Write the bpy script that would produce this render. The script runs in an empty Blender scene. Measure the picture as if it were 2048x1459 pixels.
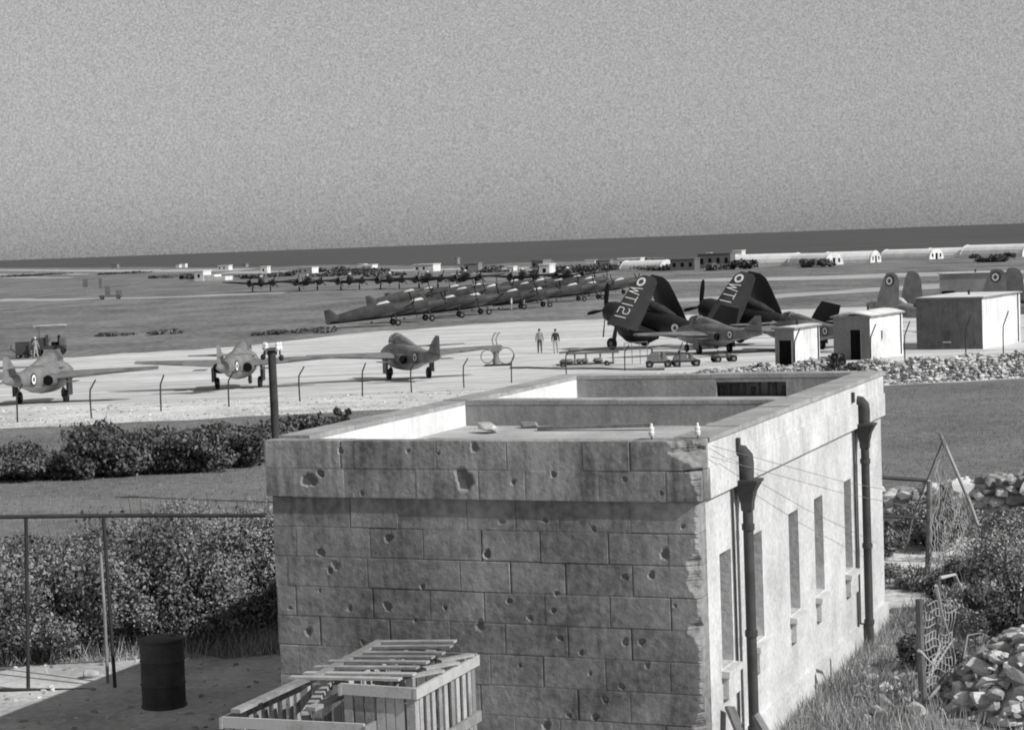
import bpy, bmesh, math, random
import numpy as np
from mathutils import Vector, Matrix, noise as mnoise

random.seed(7)
RNG = np.random.default_rng(7)
R = math.radians
scene = bpy.context.scene
COL = scene.collection

# ------------------------------------------------------------------ camera
CAM_H = 5.45                      # eye height above the yard, metres
FPX = 4000.0                      # focal length for a 2048 wide frame
PITCH = math.atan(247 / FPX)      # looking slightly down
ROLL = math.atan(0.0365)          # the photographer held it a little crooked
_f = np.array([0, math.cos(PITCH), -math.sin(PITCH)])
_u = np.array([0, math.sin(PITCH), math.cos(PITCH)])
_r = np.array([1.0, 0, 0])
CR = _r * math.cos(ROLL) - _u * math.sin(ROLL)
CU = _u * math.cos(ROLL) + _r * math.sin(ROLL)
CF = _f
cam = bpy.data.cameras.new('camera')
cam.sensor_width = 36.0
cam.lens = FPX / 2048 * 36.0
cam.clip_start = 0.5
cam.clip_end = 400000
camo = bpy.data.objects.new('camera', cam)
COL.objects.link(camo)
camo.matrix_world = Matrix(((CR[0], CU[0], -CF[0], 0), (CR[1], CU[1], -CF[1], 0),
                            (CR[2], CU[2], -CF[2], CAM_H), (0, 0, 0, 1)))
scene.camera = camo

# ------------------------------------------------------------------ sky and sun
SUN_EL = R(37.5)
SUN_AZ = R(32)                    # from the right, a little towards the camera
SUN_DIR = Vector((math.cos(SUN_AZ) * math.cos(SUN_EL), -math.sin(SUN_AZ) * math.cos(SUN_EL), math.sin(SUN_EL)))
world = bpy.data.worlds.new('World')
scene.world = world
world.use_nodes = True
wn, wl = world.node_tree.nodes, world.node_tree.links
wn.clear()
sky = wn.new('ShaderNodeTexSky')
sky.sky_type = 'NISHITA'
sky.sun_disc = False
sky.sun_elevation = SUN_EL
sky.sun_rotation = math.atan2(SUN_DIR.x, SUN_DIR.y)
sky.air_density = 1.0
sky.dust_density = 1.0
bw = wn.new('ShaderNodeRGBToBW')
wl.new(sky.outputs[0], bw.inputs[0])
tc = wn.new('ShaderNodeTexCoord')
sx = wn.new('ShaderNodeSeparateXYZ')
wl.new(tc.outputs['Generated'], sx.inputs[0])
lvl = wn.new('ShaderNodeMapRange')          # pre-war panchromatic film: pale haze overhead, greyer low down
lvl.inputs['From Min'].default_value = 0.0
lvl.inputs['From Max'].default_value = 0.16
lvl.inputs['To Min'].default_value = 0.94
lvl.inputs['To Max'].default_value = 1.18
wl.new(sx.outputs['Z'], lvl.inputs['Value'])
cl = wn.new('ShaderNodeMath'); cl.operation = 'POWER'; cl.inputs[1].default_value = 0.6
wl.new(bw.outputs[0], cl.inputs[0])
mu = wn.new('ShaderNodeMath'); mu.operation = 'MULTIPLY'
wl.new(cl.outputs[0], mu.inputs[0]); wl.new(lvl.outputs[0], mu.inputs[1])
nz = wn.new('ShaderNodeTexNoise')
nz.inputs['Scale'].default_value = 950; nz.inputs['Detail'].default_value = 2; nz.inputs['Roughness'].default_value = 0.8
wl.new(tc.outputs['Generated'], nz.inputs['Vector'])
nr = wn.new('ShaderNodeMapRange')
nr.inputs['From Min'].default_value = 0.3; nr.inputs['From Max'].default_value = 0.7
nr.inputs['To Min'].default_value = 0.70; nr.inputs['To Max'].default_value = 1.30
wl.new(nz.outputs['Fac'], nr.inputs['Value'])
mu2 = wn.new('ShaderNodeMath'); mu2.operation = 'MULTIPLY'
wl.new(mu.outputs[0], mu2.inputs[0]); wl.new(nr.outputs[0], mu2.inputs[1])
bg = wn.new('ShaderNodeBackground')
SKY_STRENGTH = 0.15
bg.inputs['Strength'].default_value = SKY_STRENGTH
wl.new(mu2.outputs[0], bg.inputs['Color'])
wo = wn.new('ShaderNodeOutputWorld')
wl.new(bg.outputs[0], wo.inputs[0])

sun = bpy.data.lights.new('sun', 'SUN')
sun.energy = 4.6
sun.angle = R(0.5)
sun.color = (1.0, 0.99, 0.985)
suno = bpy.data.objects.new('sun', sun)
COL.objects.link(suno)
suno.rotation_euler = SUN_DIR.to_track_quat('Z', 'Y').to_euler()
suno.location = (60, -40, 80)

vs = scene.view_settings
vs.view_transform = 'Standard'
vs.look = 'None'
vs.exposure = 0.0
vs.gamma = 1.0
scene.render.engine = 'CYCLES'
scene.cycles.pixel_filter_type = 'BLACKMAN_HARRIS'
scene.cycles.filter_width = 1.9      # an old lens: slightly soft

# ------------------------------------------------------------------ terrain profile and placing
TY = [-60, 28, 40, 53, 71, 82, 89, 98, 112, 124, 133, 150, 187, 267, 400, 620, 890, 4500, 9000]
TD = [5.45, 5.45, 5.5, 5.75, 6.1, 6.3, 6.6, 7.1, 7.5, 7.85, 7.95, 8.1, 8.4, 8.9, 9.5, 10, 10.5, 12, 12.5]


def gz(y):
    return CAM_H - float(np.interp(y, TY, TD))


def ray(px, py):
    d = CR * (px - 1024) / FPX + CU * (729.5 - py) / FPX + CF
    return d / d[1]


def at_y(px, py, y):
    d = ray(px, py)
    return Vector((d[0] * y, y, CAM_H + d[2] * y))


_ts = np.geomspace(8, 9000, 6000)
_tz = CAM_H - np.interp(_ts, TY, TD)


def ground(px, py):
    d = ray(px, py)
    below = CAM_H + d[2] * _ts < _tz
    t = float(_ts[int(np.argmax(below))]) if below.any() else 9000.0
    return Vector((d[0] * t, t, gz(t)))


def at_z(px, py, z):
    d = ray(px, py)
    t = (z - CAM_H) / d[2]
    return Vector((d[0] * t, t, z))


# ------------------------------------------------------------------ mesh helpers
class MB:
    def __init__(s):
        s.v, s.f, s.m = [], [], []

    def add(s, vs_, fs_, mi=0):
        o = len(s.v)
        s.v += [tuple(p) for p in vs_]
        for f in fs_:
            s.f.append(tuple(i + o for i in f))
            s.m.append(mi)
        return s

    def box(s, x0, x1, y0, y1, z0, z1, mi=0):
        return s.add([(x0, y0, z0), (x1, y0, z0), (x1, y1, z0), (x0, y1, z0),
                      (x0, y0, z1), (x1, y0, z1), (x1, y1, z1), (x0, y1, z1)],
                     [(0, 3, 2, 1), (4, 5, 6, 7), (0, 1, 5, 4), (1, 2, 6, 5), (2, 3, 7, 6), (3, 0, 4, 7)], mi)

    def plank(s, a, b, w, t, up=(0, 0, 1), mi=0):
        a, b, up = Vector(a), Vector(b), Vector(up)
        d = (b - a).normalized()
        sd = d.cross(up)
        if sd.length < 1e-4:
            sd = d.cross(Vector((1, 0, 0)))
        sd.normalize()
        n = sd.cross(d).normalized()
        vs_ = []
        for p in (a, b):
            for i, j in ((-1, -1), (1, -1), (1, 1), (-1, 1)):
                vs_.append(p + sd * w / 2 * i + n * t / 2 * j)
        return s.add(vs_, [(0, 1, 2, 3), (7, 6, 5, 4), (0, 4, 5, 1), (1, 5, 6, 2), (2, 6, 7, 3), (3, 7, 4, 0)], mi)

    def tube(s, a, b, r0, r1=None, n=8, mi=0):
        return s.path([a, b], [r0, r0 if r1 is None else r1], n, mi)

    def path(s, pts, rs, n=8, mi=0):
        pts = [Vector(p) for p in pts]
        if not isinstance(rs, (list, tuple)):
            rs = [rs] * len(pts)
        rings = []
        prev = None
        for i, p in enumerate(pts):
            d = (pts[min(i + 1, len(pts) - 1)] - pts[max(i - 1, 0)])
            d = d.normalized() if d.length > 0 else Vector((0, 0, 1))
            if prev is None:
                e = Vector((0, 0, 1)) if abs(d.z) < 0.9 else Vector((1, 0, 0))
                e = (e - d * e.dot(d)).normalized()
            else:
                e = (prev - d * prev.dot(d))
                e = e.normalized() if e.length > 1e-5 else Vector((1, 0, 0))
            prev = e
            g = d.cross(e)
            rings.append([p + (e * math.cos(2 * math.pi * k / n) + g * math.sin(2 * math.pi * k / n)) * rs[i] for k in range(n)])
        return s.loft(rings, mi)

    def loft(s, rings, mi=0, caps=True):
        n = len(rings[0])
        vs_ = [p for r in rings for p in r]
        fs_ = []
        for i in range(len(rings) - 1):
            for k in range(n):
                a, b = i * n + k, i * n + (k + 1) % n
                fs_.append((a, b, b + n, a + n))
        if caps:
            fs_.append(tuple(range(n - 1, -1, -1)))
            fs_.append(tuple(range((len(rings) - 1) * n, len(rings) * n)))
        return s.add(vs_, fs_, mi)

    def ellipsoid(s, c, r, nu=14, nv=8, mi=0, vmin=-90, vmax=90):
        c = Vector(c)
        rings = []
        for j in range(nv + 1):
            t = R(vmin + (vmax - vmin) * j / nv)
            cr = max(math.cos(t), 0.02)
            rings.append([c + Vector((r[0] * cr * math.cos(2 * math.pi * k / nu), r[1] * cr * math.sin(2 * math.pi * k / nu), r[2] * math.sin(t))) for k in range(nu)])
        return s.loft(rings, mi)

    def disc(s, c, nrm, r, n=20, mi=0, r_in=0.0, upv=None):
        c, nrm = Vector(c), Vector(nrm).normalized()
        e = nrm.orthogonal().normalized()
        g = nrm.cross(e)
        ring = lambda q: [c + (e * math.cos(2 * math.pi * k / n) + g * math.sin(2 * math.pi * k / n)) * q for k in range(n)]
        if r_in > 0:
            return s.add(ring(r_in) + ring(r), [(k, n + k, n + (k + 1) % n, (k + 1) % n) for k in range(n)], mi)
        return s.add(ring(r), [tuple(range(n))], mi)

    def build(s, name, mats, parent=None, smooth=False):
        me = bpy.data.meshes.new(name)
        me.from_pydata(s.v, [], s.f)
        if not isinstance(mats, (list, tuple)):
            mats = [mats]
        for m in mats:
            me.materials.append(m)
        if len(mats) > 1:
            me.polygons.foreach_set('material_index', s.m)
        if smooth:
            me.polygons.foreach_set('use_smooth', [True] * len(me.polygons))
            try:
                me.set_sharp_from_angle(angle=R(40))
            except Exception:
                pass
        me.update()
        o = bpy.data.objects.new(name, me)
        COL.objects.link(o)
        if parent is not None:
            o.parent = parent
        return o


def tag(o, label=None, cat=None, group=None, kind=None):
    if label: o['label'] = label
    if cat: o['category'] = cat
    if group: o['group'] = group
    if kind: o['kind'] = kind
    return o


def thing(name, label, cat, loc=(0, 0, 0), rz=0.0, group=None, pitch=0.0):
    o = bpy.data.objects.new(name, None)
    o.empty_display_size = 0.2
    COL.objects.link(o)
    o.location = loc
    o.rotation_euler = (0, -pitch, rz)
    return tag(o, label, cat, group)


KIDS = {}


def copy_tree(o, parent=None):
    c = o.copy()
    COL.objects.link(c)
    if parent is not None:
        c.parent = parent
    for ch in o.children:
        copy_tree(ch, c)
    return c


def quads(name, P, mat, parent=None, n=4):
    """P: (k, n, 3) array of separate polygons"""
    k = len(P)
    me = bpy.data.meshes.new(name)
    me.vertices.add(k * n); me.loops.add(k * n); me.polygons.add(k)
    me.vertices.foreach_set('co', np.ascontiguousarray(P, dtype=np.float32).ravel())
    me.loops.foreach_set('vertex_index', np.arange(k * n, dtype=np.int32))
    me.polygons.foreach_set('loop_start', np.arange(0, k * n, n, dtype=np.int32))
    me.update(calc_edges=True)
    me.materials.append(mat)
    o = bpy.data.objects.new(name, me)
    COL.objects.link(o)
    if parent is not None:
        o.parent = parent
    return o


# ------------------------------------------------------------------ materials (black and white photograph: greys)
def g3(v):
    return (v, v, v * 1.012, 1)


def mat(name, lo, hi, scale=3.0, rough=0.85, bump=0.0, bscale=30.0, fine=0.0, spec=0.25, island=0.0, rnd=0.0, stretch=None, world_co=False, streak=0.0, metallic=0.0):
    m = bpy.data.materials.new(name)
    m.use_nodes = True
    nt = m.node_tree
    n, l = nt.nodes, nt.links
    b = n['Principled BSDF']
    b.inputs['Roughness'].default_value = rough
    b.inputs['Specular IOR Level'].default_value = spec
    b.inputs['Metallic'].default_value = metallic
    co = n.new('ShaderNodeNewGeometry').outputs['Position'] if world_co else n.new('ShaderNodeTexCoord').outputs['Object']
    oi = n.new('ShaderNodeObjectInfo')
    va = n.new('ShaderNodeVectorMath'); va.operation = 'MULTIPLY_ADD'
    va.inputs[1].default_value = stretch if stretch else (1, 1, 1)
    l.new(co, va.inputs[0])
    if not world_co:
        sc = n.new('ShaderNodeMath'); sc.operation = 'MULTIPLY'; sc.inputs[1].default_value = 37.0
        l.new(oi.outputs['Random'], sc.inputs[0])
        l.new(sc.outputs[0], va.inputs[2])
    vec = va.outputs[0]
    nz_ = n.new('ShaderNodeTexNoise')
    nz_.inputs['Scale'].default_value = scale; nz_.inputs['Detail'].default_value = 7; nz_.inputs['Roughness'].default_value = 0.62
    l.new(vec, nz_.inputs['Vector'])
    fac = nz_.outputs['Fac']

    def madd(a, k, c):
        q = n.new('ShaderNodeMath'); q.operation = 'MULTIPLY_ADD'
        l.new(a, q.inputs[0]); q.inputs[1].default_value = k
        if isinstance(c, (int, float)):
            q.inputs[2].default_value = c
        else:
            l.new(c, q.inputs[2])
        return q.outputs[0]
    if fine:
        n2 = n.new('ShaderNodeTexNoise')
        n2.inputs['Scale'].default_value = scale * 14; n2.inputs['Detail'].default_value = 3
        l.new(vec, n2.inputs['Vector'])
        fac = madd(n2.outputs['Fac'], fine, fac)
        fac = madd(fac, 1.0, -fine * 0.5)
    if streak:
        mp = n.new('ShaderNodeVectorMath'); mp.operation = 'MULTIPLY'; mp.inputs[1].default_value = (7, 7, 0.5)
        l.new(vec, mp.inputs[0])
        n3 = n.new('ShaderNodeTexNoise'); n3.inputs['Scale'].default_value = 1.6; n3.inputs['Detail'].default_value = 5
        l.new(mp.outputs[0], n3.inputs['Vector'])
        fac = madd(n3.outputs['Fac'], streak, fac)
        fac = madd(fac, 1.0, -streak * 0.5)
    if island:
        ge = n.new('ShaderNodeNewGeometry')
        fac = madd(ge.outputs['Random Per Island'], island, fac)
        fac = madd(fac, 1.0, -island * 0.5)
    if rnd:
        fac = madd(oi.outputs['Random'], rnd, fac)
        fac = madd(fac, 1.0, -rnd * 0.5)
    mr = n.new('ShaderNodeMapRange')
    mr.inputs['From Min'].default_value = 0.28; mr.inputs['From Max'].default_value = 0.72
    mr.inputs['To Min'].default_value = lo; mr.inputs['To Max'].default_value = hi
    l.new(fac, mr.inputs['Value'])
    cb = n.new('ShaderNodeCombineColor')
    for i in range(3):
        l.new(mr.outputs[0], cb.inputs[i])
    l.new(cb.outputs[0], b.inputs['Base Color'])
    if bump:
        nb = n.new('ShaderNodeTexNoise')
        nb.inputs['Scale'].default_value = bscale; nb.inputs['Detail'].default_value = 6; nb.inputs['Roughness'].default_value = 0.65
        l.new(vec, nb.inputs['Vector'])
        bp = n.new('ShaderNodeBump')
        bp.inputs['Strength'].default_value = 1.0; bp.inputs['Distance'].default_value = bump
        l.new(nb.outputs['Fac'], bp.inputs['Height'])
        l.new(bp.outputs[0], b.inputs['Normal'])
    return m


M = dict(
    grass=mat('airfield_grass', 0.10, 0.25, 0.10, bump=0.03, bscale=6, fine=0.8, world_co=True, stretch=(1, 0.4, 1), spec=0.05),
    dust=mat('pale_limestone_dust', 0.27, 0.58, 0.7, bump=0.02, bscale=9, fine=0.5, world_co=True, spec=0.05),
    verge=mat('stony_verge', 0.36, 0.74, 0.35, bump=0.04, bscale=5, fine=0.9, world_co=True, spec=0.05),
    field=mat('rough_field', 0.13, 0.22, 0.25, bump=0.04, bscale=8, fine=0.9, world_co=True, spec=0.05),
    apron=mat('worn_concrete', 0.36, 0.70, 0.3, bump=0.004, bscale=8, fine=0.7, world_co=True, stretch=(0.25, 1, 1), spec=0.1),
    track=mat('pale_track', 0.30, 0.46, 0.1, fine=0.5, world_co=True, spec=0.05),
    sea=mat('sea_water', 0.05, 0.10, 0.0035, rough=0.6, fine=0.9, world_co=True, spec=0.08, stretch=(0.3, 1, 1)),
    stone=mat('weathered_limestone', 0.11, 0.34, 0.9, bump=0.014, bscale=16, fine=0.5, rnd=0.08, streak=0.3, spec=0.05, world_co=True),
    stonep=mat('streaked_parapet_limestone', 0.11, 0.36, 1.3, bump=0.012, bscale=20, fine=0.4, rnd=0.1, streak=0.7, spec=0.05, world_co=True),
    mortar=mat('old_mortar', 0.10, 0.20, 3, bump=0.004, bscale=60, spec=0.05),
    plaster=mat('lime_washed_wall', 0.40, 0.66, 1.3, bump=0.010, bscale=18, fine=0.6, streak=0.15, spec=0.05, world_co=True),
    plasterp=mat('streaked_parapet_wash', 0.40, 0.70, 1.3, bump=0.010, bscale=18, fine=0.5, streak=0.45, spec=0.05, world_co=True),
    cope=mat('weathered_coping', 0.22, 0.42, 2.2, bump=0.008, bscale=30, fine=0.5, streak=0.2, spec=0.05),
    roofm=mat('roof_screed', 0.3, 0.5, 1.8, bump=0.01, bscale=14, fine=0.5, spec=0.05),
    inner=mat('sunlit_parapet_inside', 0.5, 0.75, 1.5, bump=0.006, bscale=20, fine=0.3, streak=0.4, spec=0.1),  # streaked parapet stone, sunlit copy: the sun is put into the paler tone
    shade_inner=mat('shaded_parapet_inside', 0.18, 0.34, 1.5, bump=0.006, bscale=20, fine=0.4, streak=0.5, spec=0.1),  # same stone, shaded copy: shade on camera-facing sides put into the darker tone
    iron=mat('rusty_cast_iron', 0.035, 0.075, 4, rough=0.7, bump=0.002, bscale=50, fine=0.4, streak=0.2),
    steel=mat('dark_steel', 0.02, 0.05, 4, rough=0.6, fine=0.3),
    pitch=mat('near_black_grille', 0.02, 0.05, 5, rough=0.8, fine=0.4),  # near-black for the grille rails and balusters
    woodp=mat('bleached_timber', 0.20, 0.42, 3, rough=0.85, bump=0.003, bscale=30, fine=0.5, rnd=0.5, streak=0.2, spec=0.1),
    woodd=mat('grey_timber', 0.10, 0.22, 3, rough=0.85, bump=0.003, bscale=30, fine=0.5, rnd=0.4, streak=0.3, spec=0.1),
    pole=mat('creosoted_pole', 0.035, 0.08, 3, rough=0.85, fine=0.5, streak=0.4, spec=0.1),
    ceramic=mat('white_ceramic', 0.66, 0.8, 8, rough=0.35, spec=0.4),
    rubble=mat('dry_rubble', 0.24, 0.60, 2.0, bump=0.02, bscale=12, fine=0.4, rnd=0.7, spec=0.05),
    rubble2=mat('dry_rubble_heap', 0.24, 0.60, 2.0, bump=0.02, bscale=12, fine=0.4, island=0.7, spec=0.05),
    leafd=mat('dark_leaves', 0.035, 0.13, 1.2, rough=0.7, island=0.8, fine=0.2, spec=0.15),
    leafg=mat('grey_green_leaves', 0.09, 0.30, 1.2, rough=0.75, island=0.9, fine=0.3, spec=0.15),
    leaft=mat('dusty_thicket_leaves', 0.12, 0.31, 0.7, rough=0.8, island=0.5, fine=0.3, spec=0.05),
    leafm=mat('mid_green_leaves', 0.05, 0.16, 1.2, rough=0.75, island=0.9, fine=0.3, spec=0.15),
    straw=mat('dry_grass', 0.16, 0.42, 1.5, rough=0.8, island=0.9, fine=0.2, spec=0.1),
    fgrass=mat('short_field_grass', 0.12, 0.26, 1.5, rough=0.85, island=0.7, spec=0.05),
    stem=mat('woody_stem', 0.06, 0.14, 5, fine=0.3),
    net=mat('old_netting', 0.20, 0.36, 4, fine=0.4, spec=0.05),
    jet=mat('grey_aircraft_paint', 0.11, 0.24, 1.3, rough=0.5, fine=0.4, spec=0.4, streak=.2),
    jetl=mat('pale_underside_and_bounce', 0.24, 0.42, 1.3, rough=0.5, fine=0.4, spec=0.4, streak=.2),  # two-tone belly; light bounced off the ground is also put into the tone
    tails=mat('light_grey_aircraft_paint', 0.18, 0.32, 1.3, rough=0.5, fine=0.4, spec=0.4, streak=.2),
    jetd=mat('dark_grey_aircraft_paint', 0.10, 0.14, 0.9, rough=0.55, fine=0.2, spec=0.35),
    navy=mat('dark_blue_aircraft_paint', 0.013, 0.026, 1.0, rough=0.5, fine=0.3, spec=0.35),
    olive=mat('dull_dark_aircraft_paint', 0.025, 0.065, 0.9, rough=0.6, fine=0.3, spec=0.3),
    glint=mat('canopy_glint', 0.35, 0.6, 2, rough=0.8, fine=.3),  # glint on the canopies, painted as a pale tone
    navy2=mat('faded_blue_aircraft_paint', 0.04, 0.065, 1.0, rough=0.55, fine=0.3, spec=0.3),
    dark=mat('black_and_opening_shade', 0.006, 0.012, 3, rough=0.9, spec=0.05),  # black parts; in doorways and engine openings the shade is put into the colour
    glass=mat('dark_canopy_glass', 0.03, 0.06, 2, rough=0.12, spec=0.5),
    windowg=mat('dusty_window_glass', 0.05, 0.1, 3, rough=0.25, spec=0.5, fine=0.2),
    tyre=mat('tyre_rubber', 0.012, 0.025, 3, rough=0.85),
    white=mat('white_marking_paint', 0.68, 0.8, 6, rough=0.6),
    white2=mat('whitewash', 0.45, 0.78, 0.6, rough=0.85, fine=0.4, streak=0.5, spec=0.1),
    greyd=mat('shaded_hut_front', 0.09, 0.2, 0.8, rough=0.85, fine=0.6, streak=0.5, spec=0.05),  # streaked front of the largest hut, its shade put into the tone
    greyw=mat('grey_render_and_hut_shade', 0.16, 0.26, 0.6, rough=0.85, fine=0.4, streak=0.3, spec=0.1),  # grey walls and trim; on hut ends the shade is put into this tone
    red=mat('dark_red_marking_paint', 0.05, 0.07, 6, rough=0.6),
    skin=mat('skin', 0.22, 0.28, 6, rough=0.6),
    hair=mat('dark_hair', 0.015, 0.03, 6),
    shirt=mat('grey_shirt', 0.20, 0.27, 5),
    shirtd=mat('dark_jacket', 0.03, 0.05, 5),
    shirtw=mat('white_shirt', 0.6, 0.75, 5),
    trous=mat('dark_trousers', 0.05, 0.09, 5),
    trousl=mat('pale_trousers', 0.3, 0.4, 5),
    kit=mat('service_grey_paint', 0.12, 0.22, 2, rough=0.6, fine=0.4),
    nissen=mat('pale_corrugated_sheet', 0.62, 0.85, 0.4, rough=0.7, fine=0.3, spec=0.2),
    drum=mat('rusty_drum', 0.03, 0.075, 3, rough=0.7, fine=0.4, streak=0.3),
)


# ------------------------------------------------------------------ setting: land, sea, sheets
def make_ground():
    us = np.concatenate([np.linspace(-2.2, -0.45, 8), np.linspace(-0.40, 0.40, 49), np.linspace(0.45, 2.2, 8)])
    epx = [-3000, 0, 150, 300, 600, 900, 1200, 2048, 4000]
    edf = [11, 13, 19, 25, 33, 43, 47, 48, 48]
    knots = sorted(set(TY[:-2] + [0, 8, 14, 20, 24, 32, 46, 60, 105, 118, 142, 168, 225, 330, 500, 750]))
    rows = []
    B = 40.0
    for y in knots:
        rows.append([(u * (y + B if y > -30 else 15), y, gz(y)) for u in us])
    last = knots[-2]
    rows.pop()
    # beyond the last common row the land runs on to a cliff edge that differs with direction
    ed = []
    for u in us:
        p = 1024 + u * FPX
        d = 10.6 * FPX / float(np.interp(p, epx, edf))
        d *= 1 + 0.05 * math.sin(u * 60) + 0.03 * math.sin(u * 137 + 1)
        ed.append(max(d, last * 1.12))
    for k in (0.25, 0.5, 0.75, 1.0):
        rows.append([(u * (last + (e - last) * k + B), last + (e - last) * k, gz(last + (e - last) * k)) for u, e in zip(us, ed)])
    rows.append([(u * (e + 60 + B), e + 60, -40.0) for u, e in zip(us, ed)])
    rows.append([(u * (e + 90 + B), e + 90, -70.0) for u, e in zip(us, ed)])
    n = len(us)
    V = [p for r in rows for p in r]
    Fc = [(i * n + k, i * n + k + 1, (i + 1) * n + k + 1, (i + 1) * n + k) for i in range(len(rows) - 1) for k in range(n - 1)]
    mb = MB(); mb.add(V, Fc)
    g = mb.build('ground', M['grass'])
    tag(g, kind='structure')
    s = MB()
    s.add([(-160000, 600, -64), (160000, 600, -64), (160000, 220000, -64), (-160000, 220000, -64)], [(0, 1, 2, 3)])
    tag(s.build('sea', M['sea']), kind='structure')


def sheet(name, xs, y0f, y1f, dz, m, n=14):
    """a sheet that follows the land between two edges"""
    rows = []
    for x in xs:
        a, b = y0f(x), y1f(x)
        ys = sorted(set([a, b] + [t for t in TY if a < t < b] + [a + (b - a) * k / n for k in range(1, n)]))
        rows.append(ys)
    allk = sorted(set(t for t in TY))
    V, Fc = [], []
    mb = MB()
    # resample all columns to the same count through the terrain knots of the widest column
    lo, hi = min(r[0] for r in rows), max(r[-1] for r in rows)
    grid = sorted(set([lo, hi] + [t for t in TY if lo < t < hi] + list(np.linspace(lo, hi, n))))
    cols = []
    for x, r in zip(xs, rows):
        cols.append([(x, min(max(t, r[0]), r[-1])) for t in grid])
    k = len(grid)
    V = [(x, y, gz(y) + dz) for c in cols for (x, y) in c]
    for i in range(len(cols) - 1):
        for j in range(k - 1):
            Fc.append((i * k + j, (i + 1) * k + j, (i + 1) * k + j + 1, i * k + j + 1))
    mb.add(V, Fc)
    return tag(mb.build(name, m), kind='structure')


def edge_fn(pts):
    w = [ground(*p) for p in pts]
    xs = [p.x for p in w]; ys = [p.y for p in w]
    am = 0.012 * ys[len(ys) // 2]
    wob = lambda x: am * (1.6 * mnoise.noise(Vector((x * .07, ys[0], 0))) + 1.0 * mnoise.noise(Vector((x * .35, ys[0], 3))))
    return lambda x: float(np.interp(x, xs, ys)) + wob(x)


make_ground()
far_edge = edge_fn([(-300, 740), (0, 722), (250, 706), (500, 692), (700, 668), (1000, 645), (1200, 640), (1500, 622), (1750, 612), (2100, 600)])
wall_y = lambda x: float(np.interp(x, [-40, -17, 0, 8, 14, 21, 40], [70.5, 73.2, 77.0, 78.6, 79.3, 81.0, 86]))
sheet('rough_field_grass', list(np.linspace(-60, 60, 25)), lambda x: 31 + 0.8 * math.sin(x), lambda x: wall_y(x) - 0.2, 0.006, M['field'])
sheet('stony_verge', list(np.linspace(-60, 60, 61)), lambda x: wall_y(x) - 0.5 + 0.3 * math.sin(x * 1.7), lambda x: 96 + 1.5 * math.sin(x * 0.5) + (24 if x > 6 else 0) + 0.6 * math.sin(x * 2.1), 0.010, M['verge'])
sheet('apron', list(np.linspace(-75, 75, 151)), lambda x: 92 + 0.8 * math.sin(x * 0.8) + float(np.interp(x, [7, 13], [0, 26])), far_edge, 0.016, M['apron'])
tA = edge_fn([(1150, 610), (1500, 600), (1760, 583), (2100, 566)])
tB = edge_fn([(1150, 604), (1500, 592), (1760, 574), (2100, 557)])
sheet('taxiway', list(np.linspace(20, 95, 26)), tA, tB, 0.02, M['track'], 6)
tC = edge_fn([(-200, 607), (100, 601), (300, 597), (470, 590)])
tD = edge_fn([(-200, 601), (100, 597), (300, 594.5), (470, 588)])
sheet('dirt_track', list(np.linspace(-125, -50, 20)), tC, tD, 0.02, M['track'], 5)
tE = edge_fn([(1200, 566), (1600, 560), (2100, 545)])
tF = edge_fn([(1200, 563), (1600, 553), (2100, 538)])
sheet('perimeter_track', list(np.linspace(22, 130, 24)), tE, tF, 0.02, M['track'], 5)
def strip(name, lo, hi, m):
    a, b = edge_fn(lo), edge_fn(hi)
    x0, x1 = max(ground(*lo[0]).x, ground(*hi[0]).x), min(ground(*lo[-1]).x, ground(*hi[-1]).x)
    return sheet(name, list(np.linspace(x0, x1, 40)), a, b, .03, m, 5)


sheet('rough_ground', list(np.linspace(1.5, 16, 30)), lambda x: 24.5 + .5 * math.sin(x * 3), lambda x: 35.2 + .5 * math.sin(x * 2), .012, M['verge'], 8)
strip('pale_fields', [(-60, 541), (150, 543), (330, 544), (520, 541)], [(-60, 538), (150, 539.5), (330, 539), (520, 536.5)], M['track'])
strip('pale_fields', [(430, 547), (700, 545), (900, 540), (1060, 538)], [(430, 543), (700, 541), (900, 536.5), (1060, 534)], M['track'])
strip('pale_fields', [(-60, 560), (60, 558), (150, 556)], [(-60, 556), (60, 554), (150, 554.5)], M['track'])
strip('pale_fields', [(-60, 551), (90, 549), (210, 549)], [(-60, 548.5), (90, 547), (210, 548)], M['track'])
strip('pale_fields', [(900, 549), (1100, 541), (1250, 537)], [(900, 547), (1100, 538), (1250, 534)], M['track'])
sheet('dusty_yard', list(np.linspace(-14, 14, 29)), lambda x: 4.0, lambda x: (27.0 if x < 3 else 20.0) + 0.5 * math.sin(x * 2.0) + 0.3 * math.sin(x * 4.7), 0.008, M['dust'], 8)

# ------------------------------------------------------------------ the bombed-about stone building
BW, BL, BH = 4.60, 8.90, 3.48
BO = Vector((-2.5535, 20.76, 0.0))
BANG = R(-21.80)
bx = Vector((math.cos(BANG), math.sin(BANG), 0))
by = Vector((-math.sin(BANG), math.cos(BANG), 0))


def face_uv(px, py, yoff=0.0):
    d = Vector(ray(px, py))
    p0 = BO + by * yoff
    t = (p0 - Vector((0, 0, CAM_H))).dot(by) / d.dot(by)
    q = Vector((0, 0, CAM_H)) + d * t
    return (q - BO).dot(bx), q.z


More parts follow.
